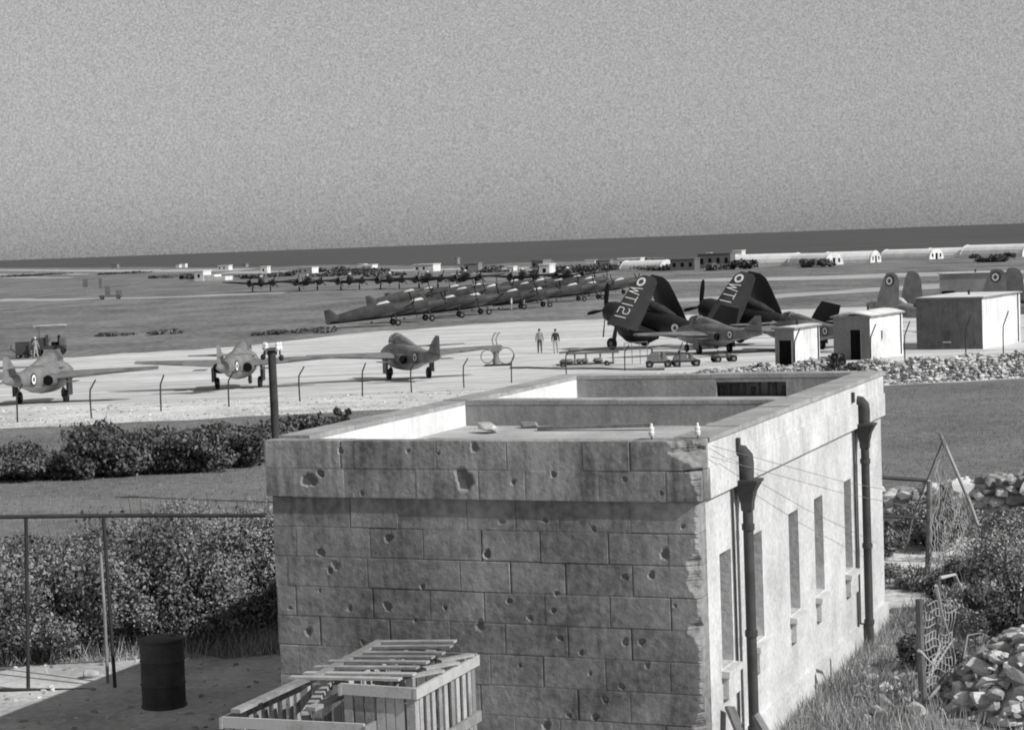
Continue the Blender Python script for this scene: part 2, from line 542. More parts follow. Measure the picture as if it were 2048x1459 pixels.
def building():
    root = thing('stone_building', 'shell-scarred limestone block building with flat roof, parapets and a white side wall', 'building', BO, BANG)
    cz = [3.48, 3.19, 2.89] + [2.89 - 0.3125 * k for k in range(1, 10)]
    cz[-1] = 0.0 if cz[-1] > 0 else cz[-1]
    while cz[-1] > 0.05:
        cz.append(max(cz[-1] - 0.3125, -0.05))
    joints = {
        0: [680, 872, 1012, 1165, 1258], 1: [585, 688, 832, 957, 1050, 1197, 1332],
        2: [700, 795, 933, 1030, 1117, 1260], 3: [592, 740, 846, 962, 1080, 1215, 1336],
        4: [576, 735, 920, 1020, 1130, 1264], 5: [592, 745, 860, 968, 1090, 1220, 1340],
        6: [640, 780, 900, 1010, 1135, 1262], 7: [600, 740, 870, 980, 1085, 1210, 1340],
        8: [690, 830, 960, 1155, 1260], 9: [620, 760, 900, 1030, 1120, 1225, 1330],
        10: [680, 820, 950, 1080, 1200, 1300], 11: [610, 760, 880, 1010, 1140, 1260]}
    holes_px = [(642, 1104, 13, 5), (777, 1075, 12, 4), (622, 958, 26, 5), (645, 945, 12, 5), (932, 957, 23, 7), (974, 1107, 13, 7),
                (1110, 947, 8, 4), (1252, 957, 8, 5), (1330, 1107, 15, 8), (1303, 1149, 10, 5), (1250, 1153, 8, 4), (1030, 962, 7, 3),
                (1003, 1042, 8, 3), (1090, 1040, 8, 3), (1187, 1057, 7, 5), (672, 1130, 14, 3), (660, 1140, 9, 3), (845, 1172, 6, 3),
                (700, 1216, 8, 3), (775, 1212, 10, 4), (960, 1250, 13, 4), (1113, 1186, 7, 4), (1107, 1220, 6, 4), (1018, 1201, 7, 4),
                (1250, 1283, 10, 5), (1283, 1283, 11, 6), (640, 1180, 5, 3), (617, 1262, 10, 3), (725, 1284, 8, 3), (1138, 1430, 9, 4),
                (1190, 1433, 10, 4), (1093, 1450, 11, 5), (1243, 1372, 7, 4), (1210, 1398, 9, 4), (1162, 1304, 7, 4), (952, 893, 13, 3),
                (1295, 1330, 9, 3), (1365, 1052, 6, 3), (880, 905, 5, 3), (820, 900, 6, 3), (1325, 985, 6, 3), (685, 900, 9, 4), (727, 985, 9, 3),
                (1060, 1235, 7, 3), (1120, 1275, 8, 3), (890, 1215, 7, 3), (830, 1240, 6, 3), (1040, 1330, 7, 3), (1180, 1345, 7, 3), (1350, 1210, 6, 3), (580, 1215, 6, 3)]
    holes = []
    rnd = random.Random(3)
    for (hx, hy, hr, dep) in holes_px:
        u, z = face_uv(hx, hy)
        holes.append((u, z, hr / 205.0 * rnd.uniform(.7, 1.1), dep * 0.012 * rnd.uniform(.5, 1.1), rnd.random() * 6))
    chip_y = [876, 900, 920, 935, 940, 947, 960, 975, 996, 1100, 1110, 1122, 1140, 1165, 1190, 1202, 1232, 1248, 1265, 1280, 1297, 1420, 1432, 1450, 1500]
    chip_w = [60, 46, 28, 14, 42, 16, 12, 6, 3, 3, 8, 18, 30, 20, 10, 3, 3, 18, 20, 10, 3, 3, 14, 20, 5]
    chip_z = [face_uv(1395, q)[1] for q in chip_y]

    def chip(z):
        return float(np.interp(-z, [-q for q in chip_z], chip_w)) / 190.0 + 0.006 * math.sin(z * 90) + 0.004 * math.sin(z * 211)

    def block(x0, x1, z0, z1, yf, corner):
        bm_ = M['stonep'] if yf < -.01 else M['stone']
        gl, gb = rnd.choice([.0005, .001, .002, .004, .008, .012]), rnd.choice([.0005, .001, .002, .004, .007])
        X0, X1 = x0 + gl, (x1 - rnd.choice([.0003, .0005, .001, .003]) if not corner else x1)
        Z0, Z1 = z0 + gb, z1 - rnd.choice([.0003, .0005, .001, .003])
        yf += rnd.uniform(-0.0025, 0.0025)
        mine = [h for h in holes if X0 - h[2] < h[0] < X1 + h[2] and Z0 - h[2] < h[1] < Z1 + h[2]]
        mb = MB()
        if not mine and not corner:
            c = rnd.choice([.001, .0015, .002, .003, .006])
            j = lambda: rnd.uniform(-0.004, 0.004)
            v = [(X0 + c + j(), yf + j() * .4, Z0 + c + j()), (X1 - c + j(), yf + j() * .4, Z0 + c + j()), (X1 - c + j(), yf + j() * .4, Z1 - c + j()), (X0 + c + j(), yf + j() * .4, Z1 - c + j()),
                 (X0, yf + c, Z0), (X1, yf + c, Z0), (X1, yf + c, Z1), (X0, yf + c, Z1),
                 (X0, yf + .16, Z0), (X1, yf + .16, Z0), (X1, yf + .16, Z1), (X0, yf + .16, Z1)]
            f = [(0, 1, 2, 3)]
            for a in range(4):
                b = (a + 1) % 4
                f += [(a + 4, b + 4, b, a), (a + 8, b + 8, b + 4, a + 4)]
            mb.add(v, f)
            return mb.build('block', bm_, root)
        step = 0.012
        nx, nz_ = max(4, int((X1 - X0) / step)), max(4, int((Z1 - Z0) / step))
        V, Fc = [], []
        for i in range(nx + 1):
            for k in range(nz_ + 1):
                x, z = X0 + (X1 - X0) * i / nx, Z0 + (Z1 - Z0) * k / nz_
                y = yf
                if (i == 0) or k in (0, nz_) or (i == nx and not corner):
                    y += 0.002
                for (hu, hz, hr, hd, ph) in mine:
                    dx, dz = x - hu, z - hz
                    an = math.atan2(dz, dx)
                    rr = hr * (1 + 0.14 * math.sin(2 * an + ph) + 0.10 * math.sin(3 * an + 2 * ph) + .06 * math.sin(7 * an + ph))
                    q = math.hypot(dx, dz) / rr
                    if q < 1:
                        y += hd * (1 - q * q) ** 1.4 * (1 + 0.25 * math.sin(dx * 190 + ph) * math.sin(dz * 170))
                    elif q < 1.35:
                        y -= 0.004 * (1.35 - q)
                if corner:
                    cw = chip(z) * (1 + .7 * mnoise.noise(Vector((0, 3, z * 7)))) + .008 * mnoise.noise(Vector((5, 0, z * 22)))
                    e = x - (x1 - cw)
                    if e > 0:
                        y += e * 0.9 + .02 * min(1, e * 60) + .05 * mnoise.fractal(Vector((x * 10, 1.7, z * 10)), 1.0, 2.0, 3) * min(1, e * 10)
                V.append((x, y, z))
        idx = lambda i, k: i * (nz_ + 1) + k
        for i in range(nx):
            for k in range(nz_):
                Fc.append((idx(i, k), idx(i + 1, k), idx(i + 1, k + 1), idx(i, k + 1)))
        mb.add(V, Fc)
        yb = 0.30 + 0.001 if corner else yf + 0.18
        ring = [(i, 0) for i in range(nx)] + [(nx, k) for k in range(nz_)] + [(i, nz_) for i in range(nx, 0, -1)] + [(0, k) for k in range(nz_, 0, -1)]
        for q in range(len(ring)):
            a, b = ring[q], ring[(q + 1) % len(ring)]
            A, Bv = V[idx(*a)], V[idx(*b)]
            mb.add([A, (A[0], yb, A[2]), (Bv[0], yb, Bv[2]), Bv], [(0, 1, 2, 3)])
        return mb.build('block', bm_, root)

    for c in range(len(cz) - 1):
        z1, z0 = cz[c], cz[c + 1]
        pr = 0.044 if c < 2 else 0.0
        xs = [-pr] + [face_uv(p, 900 + 60 * (c - 0.5) if False else 876 + 60 * (c + .5), -pr)[0] for p in joints.get(c, [650, 800, 950, 1100, 1250])] + [BW + pr]
        for i in range(len(xs) - 1):
            block(xs[i], xs[i + 1], z0, z1, -pr, i == len(xs) - 2)
    # mortar core behind the blocks
    MB().box(0.02, BW - 0.25, 0.022, 0.30, -0.1, 3.18).build('wall_core', M['mortar'], root)
    MB().box(-0.03, BW - 0.25, -0.03, 0.02, 2.90, 3.46).build('cornice_core', M['mortar'], root)
    # left, far walls
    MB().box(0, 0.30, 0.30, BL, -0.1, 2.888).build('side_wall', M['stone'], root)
    MB().box(-0.055, 0.30, 0.302, BL + 0.055, 2.89, 3.44).build('parapet', M['inner'], root)
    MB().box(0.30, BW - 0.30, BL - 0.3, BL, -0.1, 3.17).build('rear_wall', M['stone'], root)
    # far parapet with the broken grille
    gu0, gz1 = face_uv(1432, 765, BL - 0.3)
    gu1, _ = face_uv(1572, 763, BL - 0.3)
    gz0 = 3.19
    MB().box(0.301, gu0, BL - 0.30, BL + 0.055, 3.171, 3.44).build('parapet', M['shade_inner'], root)
    MB().box(gu1, BW - 0.301, BL - 0.30, BL + 0.055, 3.171, 3.44).build('parapet', M['shade_inner'], root)
    MB().box(gu0 + .001, gu1 - .001, BL - 0.299, BL + 0.054, 3.385, 3.439).build('lintel', M['shade_inner'], root)
    gr = MB().box(gu0 + .001, gu1 - .001, BL - 0.10, BL - 0.05, 3.171, 3.384).build('vent_grille', M['shade_inner'], root)
    MB().box(gu0 + .01, gu0 + .55, BL - 0.29, BL - 0.26, 3.36, 3.383).build('rail', M['pitch'], gr)
    MB().box(gu0 + .01, gu1 - .01, BL - 0.27, BL - 0.16, 3.172, 3.195).build('rail', M['pitch'], gr)
    r2 = random.Random(11)
    n = 9
    for i in range(n):
        xx = gu0 + (gu1 - gu0) * (i + 0.5) / n
        w = r2.uniform(0.018, 0.05)
        tl = r2.uniform(-0.03, 0.03)
        pts = [(xx, BL - 0.22, 3.172), (xx + tl * .3, BL - 0.22, 3.23), (xx + tl, BL - 0.22, 3.384 if i % 4 else 3.31)]
        MB().path(pts, [w, w * 0.6, w * 1.1], 6).build('baluster', M['pitch'], gr)
    # mid wall, roof, copings
    ym = 4.51
    MB().box(0.301, BW - 0.301, ym, ym + 0.28, 3.181, 3.47).build('cross_wall', M['shade_inner'], root)
    MB().box(0.29, BW - 0.29, 0.28, BL - 0.28, 3.08, 3.18).build('roof', M['roofm'], root)
    # coping slabs along the top, each a slab
    def coping(x0, x1, y0, y1, along):
        ln = (y1 - y0) if along == 'y' else (x1 - x0)
        k = max(1, round(ln / 1.1))
        for i in range(k):
            a, b = i / k, (i + 1) / k
            dz = r2.uniform(-0.008, 0.008)
            g = 0.004
            if along == 'y':
                q = MB().box(x0, x1, y0 + ln * a + g, y0 + ln * b - g, 3.442, 3.492 + dz)
            else:
                q = MB().box(x0 + ln * a + g, x0 + ln * b - g, y0, y1, 3.442, 3.492 + dz)
            q.build('coping', M['cope'], root)
    coping(-0.06, 0.305, 0.31, BL + .06, 'y')
    coping(BW - 0.305, BW + 0.06, 0.31, BL + .06, 'y')
    coping(0.31, BW - 0.31, BL - 0.305, BL + 0.06, 'x')
    coping(0.31, BW - 0.31, ym - 0.005, ym + 0.285, 'x')
    # near parapet top: uneven slabs behind the front blocks
    for i in range(5):
        a, b = 0.0 + i * 0.85, 0.0 + (i + 1) * 0.85
        MB().box(a + .003, b - .003, 0.10, 0.30, 3.18, 3.47 + r2.uniform(-.012, .012)).build('coping', M['cope'], root)
    # right, whitewashed wall with five windows
    wins = [(0.74, 1.16), (1.95, 2.40), (3.58, 4.04), (4.84, 5.29), (6.48, 6.90)]
    wz0, wz1 = 1.12, 2.27
    S = [0.302] + [q for w in wins for q in w] + [BL]
    Z = [-0.1, wz0, wz1, 2.888]
    mb = MB()
    for i in range(len(S) - 1):
        for k in range(3):
            if k == 1 and i % 2 == 1:
                continue
            nn = max(1, int((S[i + 1] - S[i]) / 0.3))
            for q in range(nn):
                s0 = S[i] + (S[i + 1] - S[i]) * q / nn
                s1 = S[i] + (S[i + 1] - S[i]) * (q + 1) / nn
                mb.add([(BW, s0, Z[k]), (BW, s1, Z[k]), (BW, s1, Z[k + 1]), (BW, s0, Z[k + 1])], [(0, 1, 2, 3)])
    dp = 0.30
    for (a, b) in wins:
        mb.add([(BW, a, wz0), (BW, a, wz1), (BW - dp, a, wz1), (BW - dp, a, wz0)], [(0, 1, 2, 3)])
        mb.add([(BW, b, wz0), (BW - dp, b, wz0), (BW - dp, b, wz1), (BW, b, wz1)], [(0, 1, 2, 3)])
        mb.add([(BW, a, wz1), (BW, b, wz1), (BW - dp, b, wz1), (BW - dp, a, wz1)], [(0, 1, 2, 3)])
        mb.add([(BW, a, wz0), (BW - dp, a, wz0), (BW - dp, b, wz0), (BW, b, wz0)], [(0, 1, 2, 3)])
    mb.add([(BW, BL, -0.1), (BW - 0.3, BL, -0.1), (BW - 0.3, BL, 2.888), (BW, BL, 2.888)], [(0, 1, 2, 3)])
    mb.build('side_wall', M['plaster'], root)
    for i, (a, b) in enumerate(wins):
        w = MB().box(BW - 0.285, BW - 0.275, a, b, wz0, wz1).build('window', M['windowg'], root)
        fr = MB()
        for (p, q) in ((a, a + .04), (b - .04, b), ((a + b) / 2 - .015, (a + b) / 2 + .015)):
            fr.box(BW - 0.274, BW - 0.235, p, q, wz0, wz1)
        for zz in (wz0, (wz0 + wz1) / 2 - .02, wz1 - .04):
            fr.box(BW - 0.2735, BW - 0.2355, a + .041, b - .041, zz, zz + .04)
        fr.build('frame', M['woodd'], w)
        sl = MB()
        e = 0.05
        z1_, z0_ = wz0 - 0.002, wz0 - 0.085
        sl.add([(BW - .2, a - e, z0_), (BW + .085, a - e, z0_), (BW + .085, b + e, z0_), (BW - .2, b + e, z0_),
                (BW - .2, a - e, z1_), (BW + .085, a - e, z1_ - .02), (BW + .085, b + e, z1_ - .02), (BW - .2, b + e, z1_)],
               [(0, 3, 2, 1), (4, 5, 6, 7), (0, 1, 5, 4), (1, 2, 6, 5), (2, 3, 7, 6), (3, 0, 4, 7)])
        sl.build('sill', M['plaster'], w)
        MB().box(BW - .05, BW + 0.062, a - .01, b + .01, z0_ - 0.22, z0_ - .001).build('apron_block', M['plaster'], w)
    # cornice and parapet courses along the right side
    for c, (z1, z0) in enumerate(((3.4415, 3.19), (3.188, 2.89))):
        k = 9
        for i in range(k):
            s0 = 0.302 + (BL + .055 - 0.302) * i / k
            s1 = 0.302 + (BL + .055 - 0.302) * (i + 1) / k
            MB().box(BW - 0.30, BW + (0.04 if c == 0 else 0.058), s0 + .002, s1 - .002, z0, z1).build('parapet_block', M['plasterp'], root)
    # overflow spouts in the parapet
    for s in (1.35, 6.9):
        MB().box(BW + 0.0, BW + 0.075, s - .035, s + .035, 3.24, 3.37).build('spout', M['iron'], root)
    # plinth course
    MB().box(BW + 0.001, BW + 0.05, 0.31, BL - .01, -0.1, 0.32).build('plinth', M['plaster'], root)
    # downpipes
    for s in (1.42, 7.25):
        x = BW + 0.12
        pp = MB()
        pp.tube((x, s, 2.66), (x, s, 0.06), 0.055, n=12)
        pp.path([(x, s, 0.08), (x, s, 0.02), (x + .05, s, -0.03), (x + .16, s, -0.05)], 0.058, 12)
        o = pp.build('downpipe', M['iron'], root, True)
        h = MB()
        rings = []
        for z, w in ((2.62, .055), (2.70, .06), (2.82, .085), (2.90, .125), (2.915, .14), (2.94, .14)):
            rings.append([(x + w * a, s + w * b, z) for a, b in ((-1, -1), (1, -1), (1, 1), (-1, 1))])
        h.loft(rings)
        h.build('hopper', M['iron'], o)
        el = MB()
        el.path([(BW + .03, s, 3.22), (BW + .075, s, 3.215), (BW + .112, s, 3.17), (x, s, 3.10), (x, s, 2.93)], [.078, .082, .082, .08, .075], 12)
        el.build('elbow', M['iron'], o, True)
        for z in (2.45, 1.35, 0.35):
            MB().tube((x, s, z - .03), (x, s, z + .03), 0.068, n=12).build('collar', M['iron'], o)
        cb = MB()
        cb.path([(BW + .02, s - .22, 2.86), (BW + .02, s - .20, 2.5), (BW + .02, s - .19, 0.1)], 0.014, 6)
        cb.build('conduit', M['iron'], o)
    return root


building()


def bpt(u, s, z):
    return BO + bx * u + by * s + Vector((0, 0, z))


# broken pieces lying on the roof
for i, (u, s, w, lab) in enumerate(((0.95, 3.6, .16, 'pale stone lump on the roof by the left parapet'), (1.25, 4.25, .11, 'small dark stone against the cross wall on the roof'),
                                    (3.6, 4.25, .1, 'flat stone chip on the roof towards the right parapet'))):
    bm = bmesh.new()
    rr = random.Random(i)
    for k in range(14):
        bm.verts.new((rr.uniform(-w, w) * 1.3, rr.uniform(-w, w), rr.uniform(0, w * .8)))
    bmesh.ops.convex_hull(bm, input=bm.verts)
    me = bpy.data.meshes.new('stone')
    bm.to_mesh(me); bm.free()
    me.materials.append(M['rubble'])
    o = bpy.data.objects.new('roof_stone', me); COL.objects.link(o)
    o.location = bpt(u, s, 3.18)
    tag(o, lab, 'stone')
pl = MB().plank((-.7, 0, 0.03), (.7, 0.1, .06), .1, .04).build('loose_plank', M['woodd'])
pl.location = bpt(2.2, 3.9, 3.18); pl.rotation_euler = (0, 0, BANG)
tag(pl, 'grey plank lying on the flat roof before the cross wall', 'plank')


def insulator(loc, label, sc=1.0):
    t = thing('insulator', label, 'insulator', loc, 0, 'white insulators on the parapet')
    MB().tube((0, 0, -.01), (0, 0, .06 * sc), .012 * sc, n=8).build('pin', M['iron'], t)
    prof = [(.03, .05), (.045, .07), (.048, .12), (.03, .14), (.046, .155), (.042, .19), (.02, .205), (.026, .225), (.018, .25), (.004, .255)]
    mb = MB()
    mb.loft([[(r * sc * math.cos(2 * math.pi * k / 12), r * sc * math.sin(2 * math.pi * k / 12), z * sc) for k in range(12)] for r, z in prof])
    mb.build('ceramic_body', M['ceramic'], t, True)
    return t


u1, _ = face_uv(1293, 872); u2, _ = face_uv(1387, 868)
insulator(bpt(u1, 0.16, 3.478), 'white ceramic insulator on the front parapet, left of the pair', .62)
insulator(bpt(u2 - .03, 0.24, 3.478), 'white ceramic insulator at the broken parapet corner, right of the pair', .62)
# service wires across the white wall
for nm, a, b, lab in (('wire', bpt(BW + .07, 0.35, 3.40), at_y(1870, 998, 26.5), 'thin upper service wire slanting across the white wall'),
                      ('wire', bpt(BW + .07, 0.30, 3.30), at_y(1870, 1022, 26.0), 'thin lower service wire slanting across the white wall')):
    mid = (Vector(a) + Vector(b)) / 2 - Vector((0, 0, .05))
    tag(MB().path([a, mid, b], 0.003, 5).build(nm, M['kit']), lab, 'wire')


# ------------------------------------------------------------------ rubble and dry stone walls
def hull_mesh(name, seed, sq=0.8, npt=15):
    rr = random.Random(seed)
    bm = bmesh.new()
    for k in range(npt):
        v = Vector((rr.gauss(0, 1), rr.gauss(0, 1), rr.gauss(0, 1))).normalized()
        m_ = max(abs(v.x), abs(v.y), abs(v.z))
        v = v * (0.45 + 0.55 * (1 / m_) * 0.7)
        bm.verts.new((v.x * 0.62, v.y * 0.5, v.z * 0.5 * sq))
    bmesh.ops.convex_hull(bm, input=bm.verts)
    bmesh.ops.delete(bm, geom=[v for v in bm.verts if not v.link_faces], context='VERTS')
    me = bpy.data.meshes.new(name)
    bm.to_mesh(me); bm.free()
    me.materials.append(M['rubble'])
    return me


STONES = [hull_mesh('stone', 100 + i, 0.7 + 0.03 * i) for i in range(10)]
HULLS = []
for me_ in STONES:
    HULLS.append((np.array([v.co[:] for v in me_.vertices]), [tuple(p.vertices) for p in me_.polygons]))


def put_stone(parent, loc, size, rr, flat=1.0):
    o = bpy.data.objects.new('stone', rr.choice(STONES))
    COL.objects.link(o)
    o.parent = parent
    o.location = loc
    k = size * rr.uniform(0.75, 1.25)
    o.scale = (k * rr.uniform(.9, 1.3), k, k * rr.uniform(.75, 1.05) * flat)
    o.rotation_euler = (rr.uniform(-.35, .35), rr.uniform(-.35, .35), rr.uniform(0, 6.28))
    return o


def rubble_stuff(name, pts, sizes, parent, rr, mm='rubble2'):
    mb = MB()
    for p, sz in zip(pts, sizes):
        v, f = rr.choice(HULLS)
        e = Matrix.Rotation(rr.uniform(0, 6.28), 3, 'Z') @ Matrix.Rotation(rr.uniform(-.5, .5), 3, 'X')
        q = (v * np.array([rr.uniform(.9, 1.3), 1, rr.uniform(.7, 1.05)]) * sz) @ np.array(e).T + np.array(p)
        mb.add(q.tolist(), f)
    return tag(mb.build(name, M[mm], parent), kind='stuff')


def dry_wall(name, label, xs, yf, hf, size, thick, seed, limit=290, step=0.8):
    """courses of loose stones; xs range along X"""
    rr = random.Random(seed)
    x0, x1 = xs
    root = thing(name, label, 'stone wall', ((x0 + x1) / 2, yf((x0 + x1) / 2), gz(yf((x0 + x1) / 2))), 0)
    ox, oy, oz = root.location
    face, rest = [], []
    x = x0
    rows_y = [0.0, thick * 0.5, thick]
    for ri, dy in enumerate(rows_y):
        x = x0
        while x < x1:
            w = size * rr.uniform(.75, 1.2)
            y = yf(x)
            h = hf(x) * (1 + 0.1 * math.sin(x * 3 + seed)) + rr.uniform(-.08, .08)
            z = gz(y) - size * .2
            while z < gz(y) + h:
                hh = size * rr.uniform(.6, .85)
                batter = 0.12 * (z - gz(y))
                p = (x - ox + rr.uniform(-.05, .05), y - oy + dy + (batter if ri == 0 else -batter if ri == 2 else 0) + rr.uniform(-.05, .05), z + hh / 2 - oz)
                top = z + hh >= gz(y) + h
                if ri == 0 or (top and ri == 1):
                    face.append((p, w * 1.25))
                elif top or ri == 2:
                    rest.append((p, w * 1.3))
                z += hh * 0.9
            x += w * step
    face.sort(key=lambda q_: -q_[1])
    for p, sz in face[:limit]:
        put_stone(root, p, sz, rr)
    rest += face[limit:]
    if rest:
        o = rubble_stuff('rubble_fill', [p for p, _ in rest], [s_ for _, s_ in rest], root, rr)
    # earth core so no daylight shows between stones
    mb = MB()
    n = 24
    rings = []
    for i in range(n + 1):
        xx = x0 + (x1 - x0) * i / n
        yy = yf(xx); hh = hf(xx) * 0.95
        rings.append([(xx - ox, yy - oy + 0.05, gz(yy) - .1 - oz), (xx - ox, yy - oy + thick, gz(yy) - .1 - oz), (xx - ox, yy - oy + thick - .1, gz(yy) + hh - oz), (xx - ox, yy - oy + 0.2, gz(yy) + hh - oz)])
    mb.loft(rings)
    mb.build('earth_core', M['verge'], root)
    return root


dry_wall('dry_stone_wall', 'pale rubble field wall with open stones to the right of the white building', (12.6, 21.5), lambda x: wall_y(x), lambda x: 0.9, 0.18, 0.6, 21, 298)
dry_wall('dry_stone_wall', 'low pale stone wall seen over the flat roof, between the apron and the far parapet', (1.0, 12.6), lambda x: wall_y(x), lambda x: float(np.interp(x, [1, 4, 12.6], [.35, .6, 1.0])), 0.15, 0.6, 22, 298)
# loose stones on the verge
rr = random.Random(5)
vp, vz = [], []
for i in range(1800):
    x = rr.uniform(-26, 24)
    y = wall_y(x) + rr.uniform(0.5, 16) ** 1.0
    sz = rr.choice([.03, .04, .06, .09])
    vp.append((x, y, gz(y) + sz * .15)); vz.append(sz * 1.6)
o = rubble_stuff('loose_verge_stones', vp, vz, None, rr)
tag(o, 'small loose pale stones scattered over the verge behind the wall', 'stones')

# nearer ruined wall on the right
ny = lambda x: float(np.interp(x, [4.5, 6.6, 9.5, 14], [36.5, 36.0, 34.0, 31.0]))
dry_wall('ruined_wall', 'tumbled pale stone wall near the netting poles at the right edge', (5.6, 10.6), ny, lambda x: float(np.interp(x, [5.6, 6.5, 7.2, 8.2, 10.6], [.75, .55, .55, .95, 1.15])), 0.24, 0.7, 24, 295)


def heap(name, label, c, rx, ry, h, n, size, seed, ind=140):
    rr = random.Random(seed)
    root = thing(name, label, 'rubble', c, 0)
    P = []
    for i in range(n):
        a, q = rr.uniform(0, 6.28), math.sqrt(rr.random())
        x, y = math.cos(a) * q * rx, math.sin(a) * q * ry
        z = h * (1 - q ** 1.7) + rr.uniform(-.06, .08)
        P.append(((x, y, z), size * rr.choice([.5, .7, 1, 1.3, 1.7])))
    P.sort(key=lambda t: -t[1])
    for p, sz in P[:ind]:
        put_stone(root, p, sz, rr)
    rubble_stuff('small_rubble', [p for p, _ in P[ind:]], [s_ for _, s_ in P[ind:]], root, rr)
    core = MB()
    rings = [[(rx * f * math.cos(k * math.pi / 8), ry * f * math.sin(k * math.pi / 8), h * (1 - f ** 1.7) - .05) for k in range(16)] for f in (1.0, .8, .6, .4, .2, .03)]
    core.loft(rings)
    core.build('earth_core', M['verge'], root)
    return root


heap('rubble_heap', 'bright heap of broken limestone in the bottom right corner', (6.0, 22.4, 0), 1.15, 1.5, .85, 620, 0.15, 31, 260)
heap('rubble_heap', 'small pile of rubble at the foot of the white wall by the front corner', tuple(bpt(BW + .55, 0.3, -0.05)), 0.5, 0.7, 0.45, 150, 0.12, 32, 80)


# ------------------------------------------------------------------ plants
def foliage_pts(rx, ry, rz, n, lumps, rng, hollow=0.55):
    cs = []
    for i in range(lumps):
        a = rng.uniform(0, 2 * np.pi); q = np.sqrt(rng.uniform(0, 1)) * 0.78
        cs.append((np.cos(a) * q * rx, np.sin(a) * q * ry, rng.uniform(0.18, 0.80) * rz, rng.uniform(0.22, 0.46)))
    cs = np.array(cs)
    k = rng.integers(0, lumps, n)
    d = rng.normal(size=(n, 3)); d /= np.linalg.norm(d, axis=1)[:, None]
    rad = (hollow + (1 - hollow) * rng.uniform(0, 1, n) ** 0.6) * cs[k, 3]
    rad *= np.where(rng.uniform(0, 1, n) > .93, 1.35, 1.0)
    p = cs[k, :3] + d * rad[:, None] * np.array([rx, ry, rz * 0.62]) * 1.0
    p[:, 2] = np.maximum(p[:, 2], 0.02 + 0.05 * rng.uniform(0, 1, n))
    return p, d


def leaf_quads(p, d, size, rng, elong=1.6):
    n = len(p)
    nrm = d + rng.normal(size=(n, 3)) * 0.75
    nrm /= np.linalg.norm(nrm, axis=1)[:, None]
    t = np.cross(nrm, rng.normal(size=(n, 3)))
    t /= np.linalg.norm(t, axis=1)[:, None] + 1e-9
    b = np.cross(nrm, t)
    s = size * np.clip(rng.lognormal(0, .4, n), .4, 1.9)[:, None]
    a = t * s * elong * 0.5
    c = b * s * 0.5
    return np.stack([p - a, p + c * 0.9, p + a, p - c * 0.9], axis=1)


def shrub(name, label, loc, rx, ry, rz, n, leaf, m, seed, group=None, lumps=9, cat='shrub', hollow=.4):
    rng = np.random.default_rng(seed)
    root = thing(name, label, cat, loc, rng.uniform(0, 6.28), group)
    p, d = foliage_pts(rx, ry, rz, n, lumps, rng, hollow)
    quads('foliage', leaf_quads(p, d, leaf, rng), m, root)
    st = MB()
    for i in range(18 if n > 2000 else 6):
        a = rng.uniform(0, 6.28); q = rng.uniform(.2, .95)
        st.path([(0.05 * math.cos(a), 0.05 * math.sin(a), -.05), (rx * q * .5 * math.cos(a), ry * q * .5 * math.sin(a), rz * .4), (rx * q * math.cos(a + .3), ry * q * math.sin(a + .3), rz * rng.uniform(.6, 1.12))],
                [.02, .012, .004], 5)
    st.build('stem', M['stem'], root)
    return root


hp = [(-5, 955, 1.35, 1.25), (70, 960, 1.2, .95), (140, 955, 1.0, 1.1), (205, 950, 1.35, 1.75), (285, 948, 1.3, 1.55), (360, 942, 1.4, 1.5), (435, 934, 1.4, 1.45), (505, 925, 1.3, 1.35), (585, 895, 1.0, 1.35), (640, 880, .75, 1.0)]
hl = ['leftmost dark bush of the hedge, cut by the picture edge', 'low ragged dark bush second from the left in the hedge', 'small dark bush third from the left in the hedge',
      'tallest dark bush of the hedge, below the nearest jet', 'broad dark bush just right of the tallest one in the hedge', 'dark rounded bush in the middle of the hedge',
      'dense dark bush in the hedge left of the stout post', 'dark bush touching the left side of the stout post', 'dark bush right of the stout post, behind the roof corner', 'last small bush of the hedge over the left parapet']
for i, ((px_, py_, rx_, h_), lb) in enumerate(zip(hp, hl)):
    g = ground(px_, py_)
    shrub('hedge_bush', lb, g, rx_ * 1.25, rx_ * 0.9, h_ * (.78 + .12 * math.sin(i * 3.1)), 9000, 0.06, M['leafm'] if i % 3 else M['leafd'], 200 + i, 'hedge bushes on the left', 22, 'shrub', .2)
g = ground(686, 842)
shrub('hedge_bush', 'tiny isolated dark bush beyond the left parapet', g, .3, .3, .45, 500, .09, M['leafd'], 230, None, 4)

tp = [(-20, 1305, 1.2, 1.55), (60, 1310, 1.15, 1.5), (150, 1305, 1.2, 1.65), (245, 1300, 1.2, 1.8), (335, 1290, 1.25, 1.85), (425, 1280, 1.2, 1.75), (505, 1265, 1.0, 1.7), (575, 1250, .9, 1.6), (100, 1200, 1.6, 1.2), (300, 1190, 1.6, 1.35), (450, 1180, 1.5, 1.3)]
tl_ = ['grey-green bush at the left edge behind the pipe fence', 'grey-green bush behind the left fence post', 'grey-green bush between the two fence posts', 'tall grey-green bush behind the right fence post and pale pole',
       'tall grey-green bush behind the oil drum', 'grey-green bush behind the leaning pale stick', 'grey-green bush in the shade of the building', 'bush half hidden behind the front left corner of the building',
       'rear bush of the thicket above the left fence bay', 'rear bush of the thicket above the middle of the fence', 'rear bush of the thicket near the end of the top rail']
for i, ((px_, py_, rx_, h_), lb) in enumerate(zip(tp, tl_)):
    g = ground(px_, py_)
    shrub('thicket_bush', lb, g, rx_ * .95, rx_ * .7, h_ * (1 + .12 * math.sin(i * 2.1)), 21000, 0.030, M['leaft'] if i % 4 else M['leafm'], 300 + i, 'thicket behind the pipe fence', 40, 'shrub', .1)

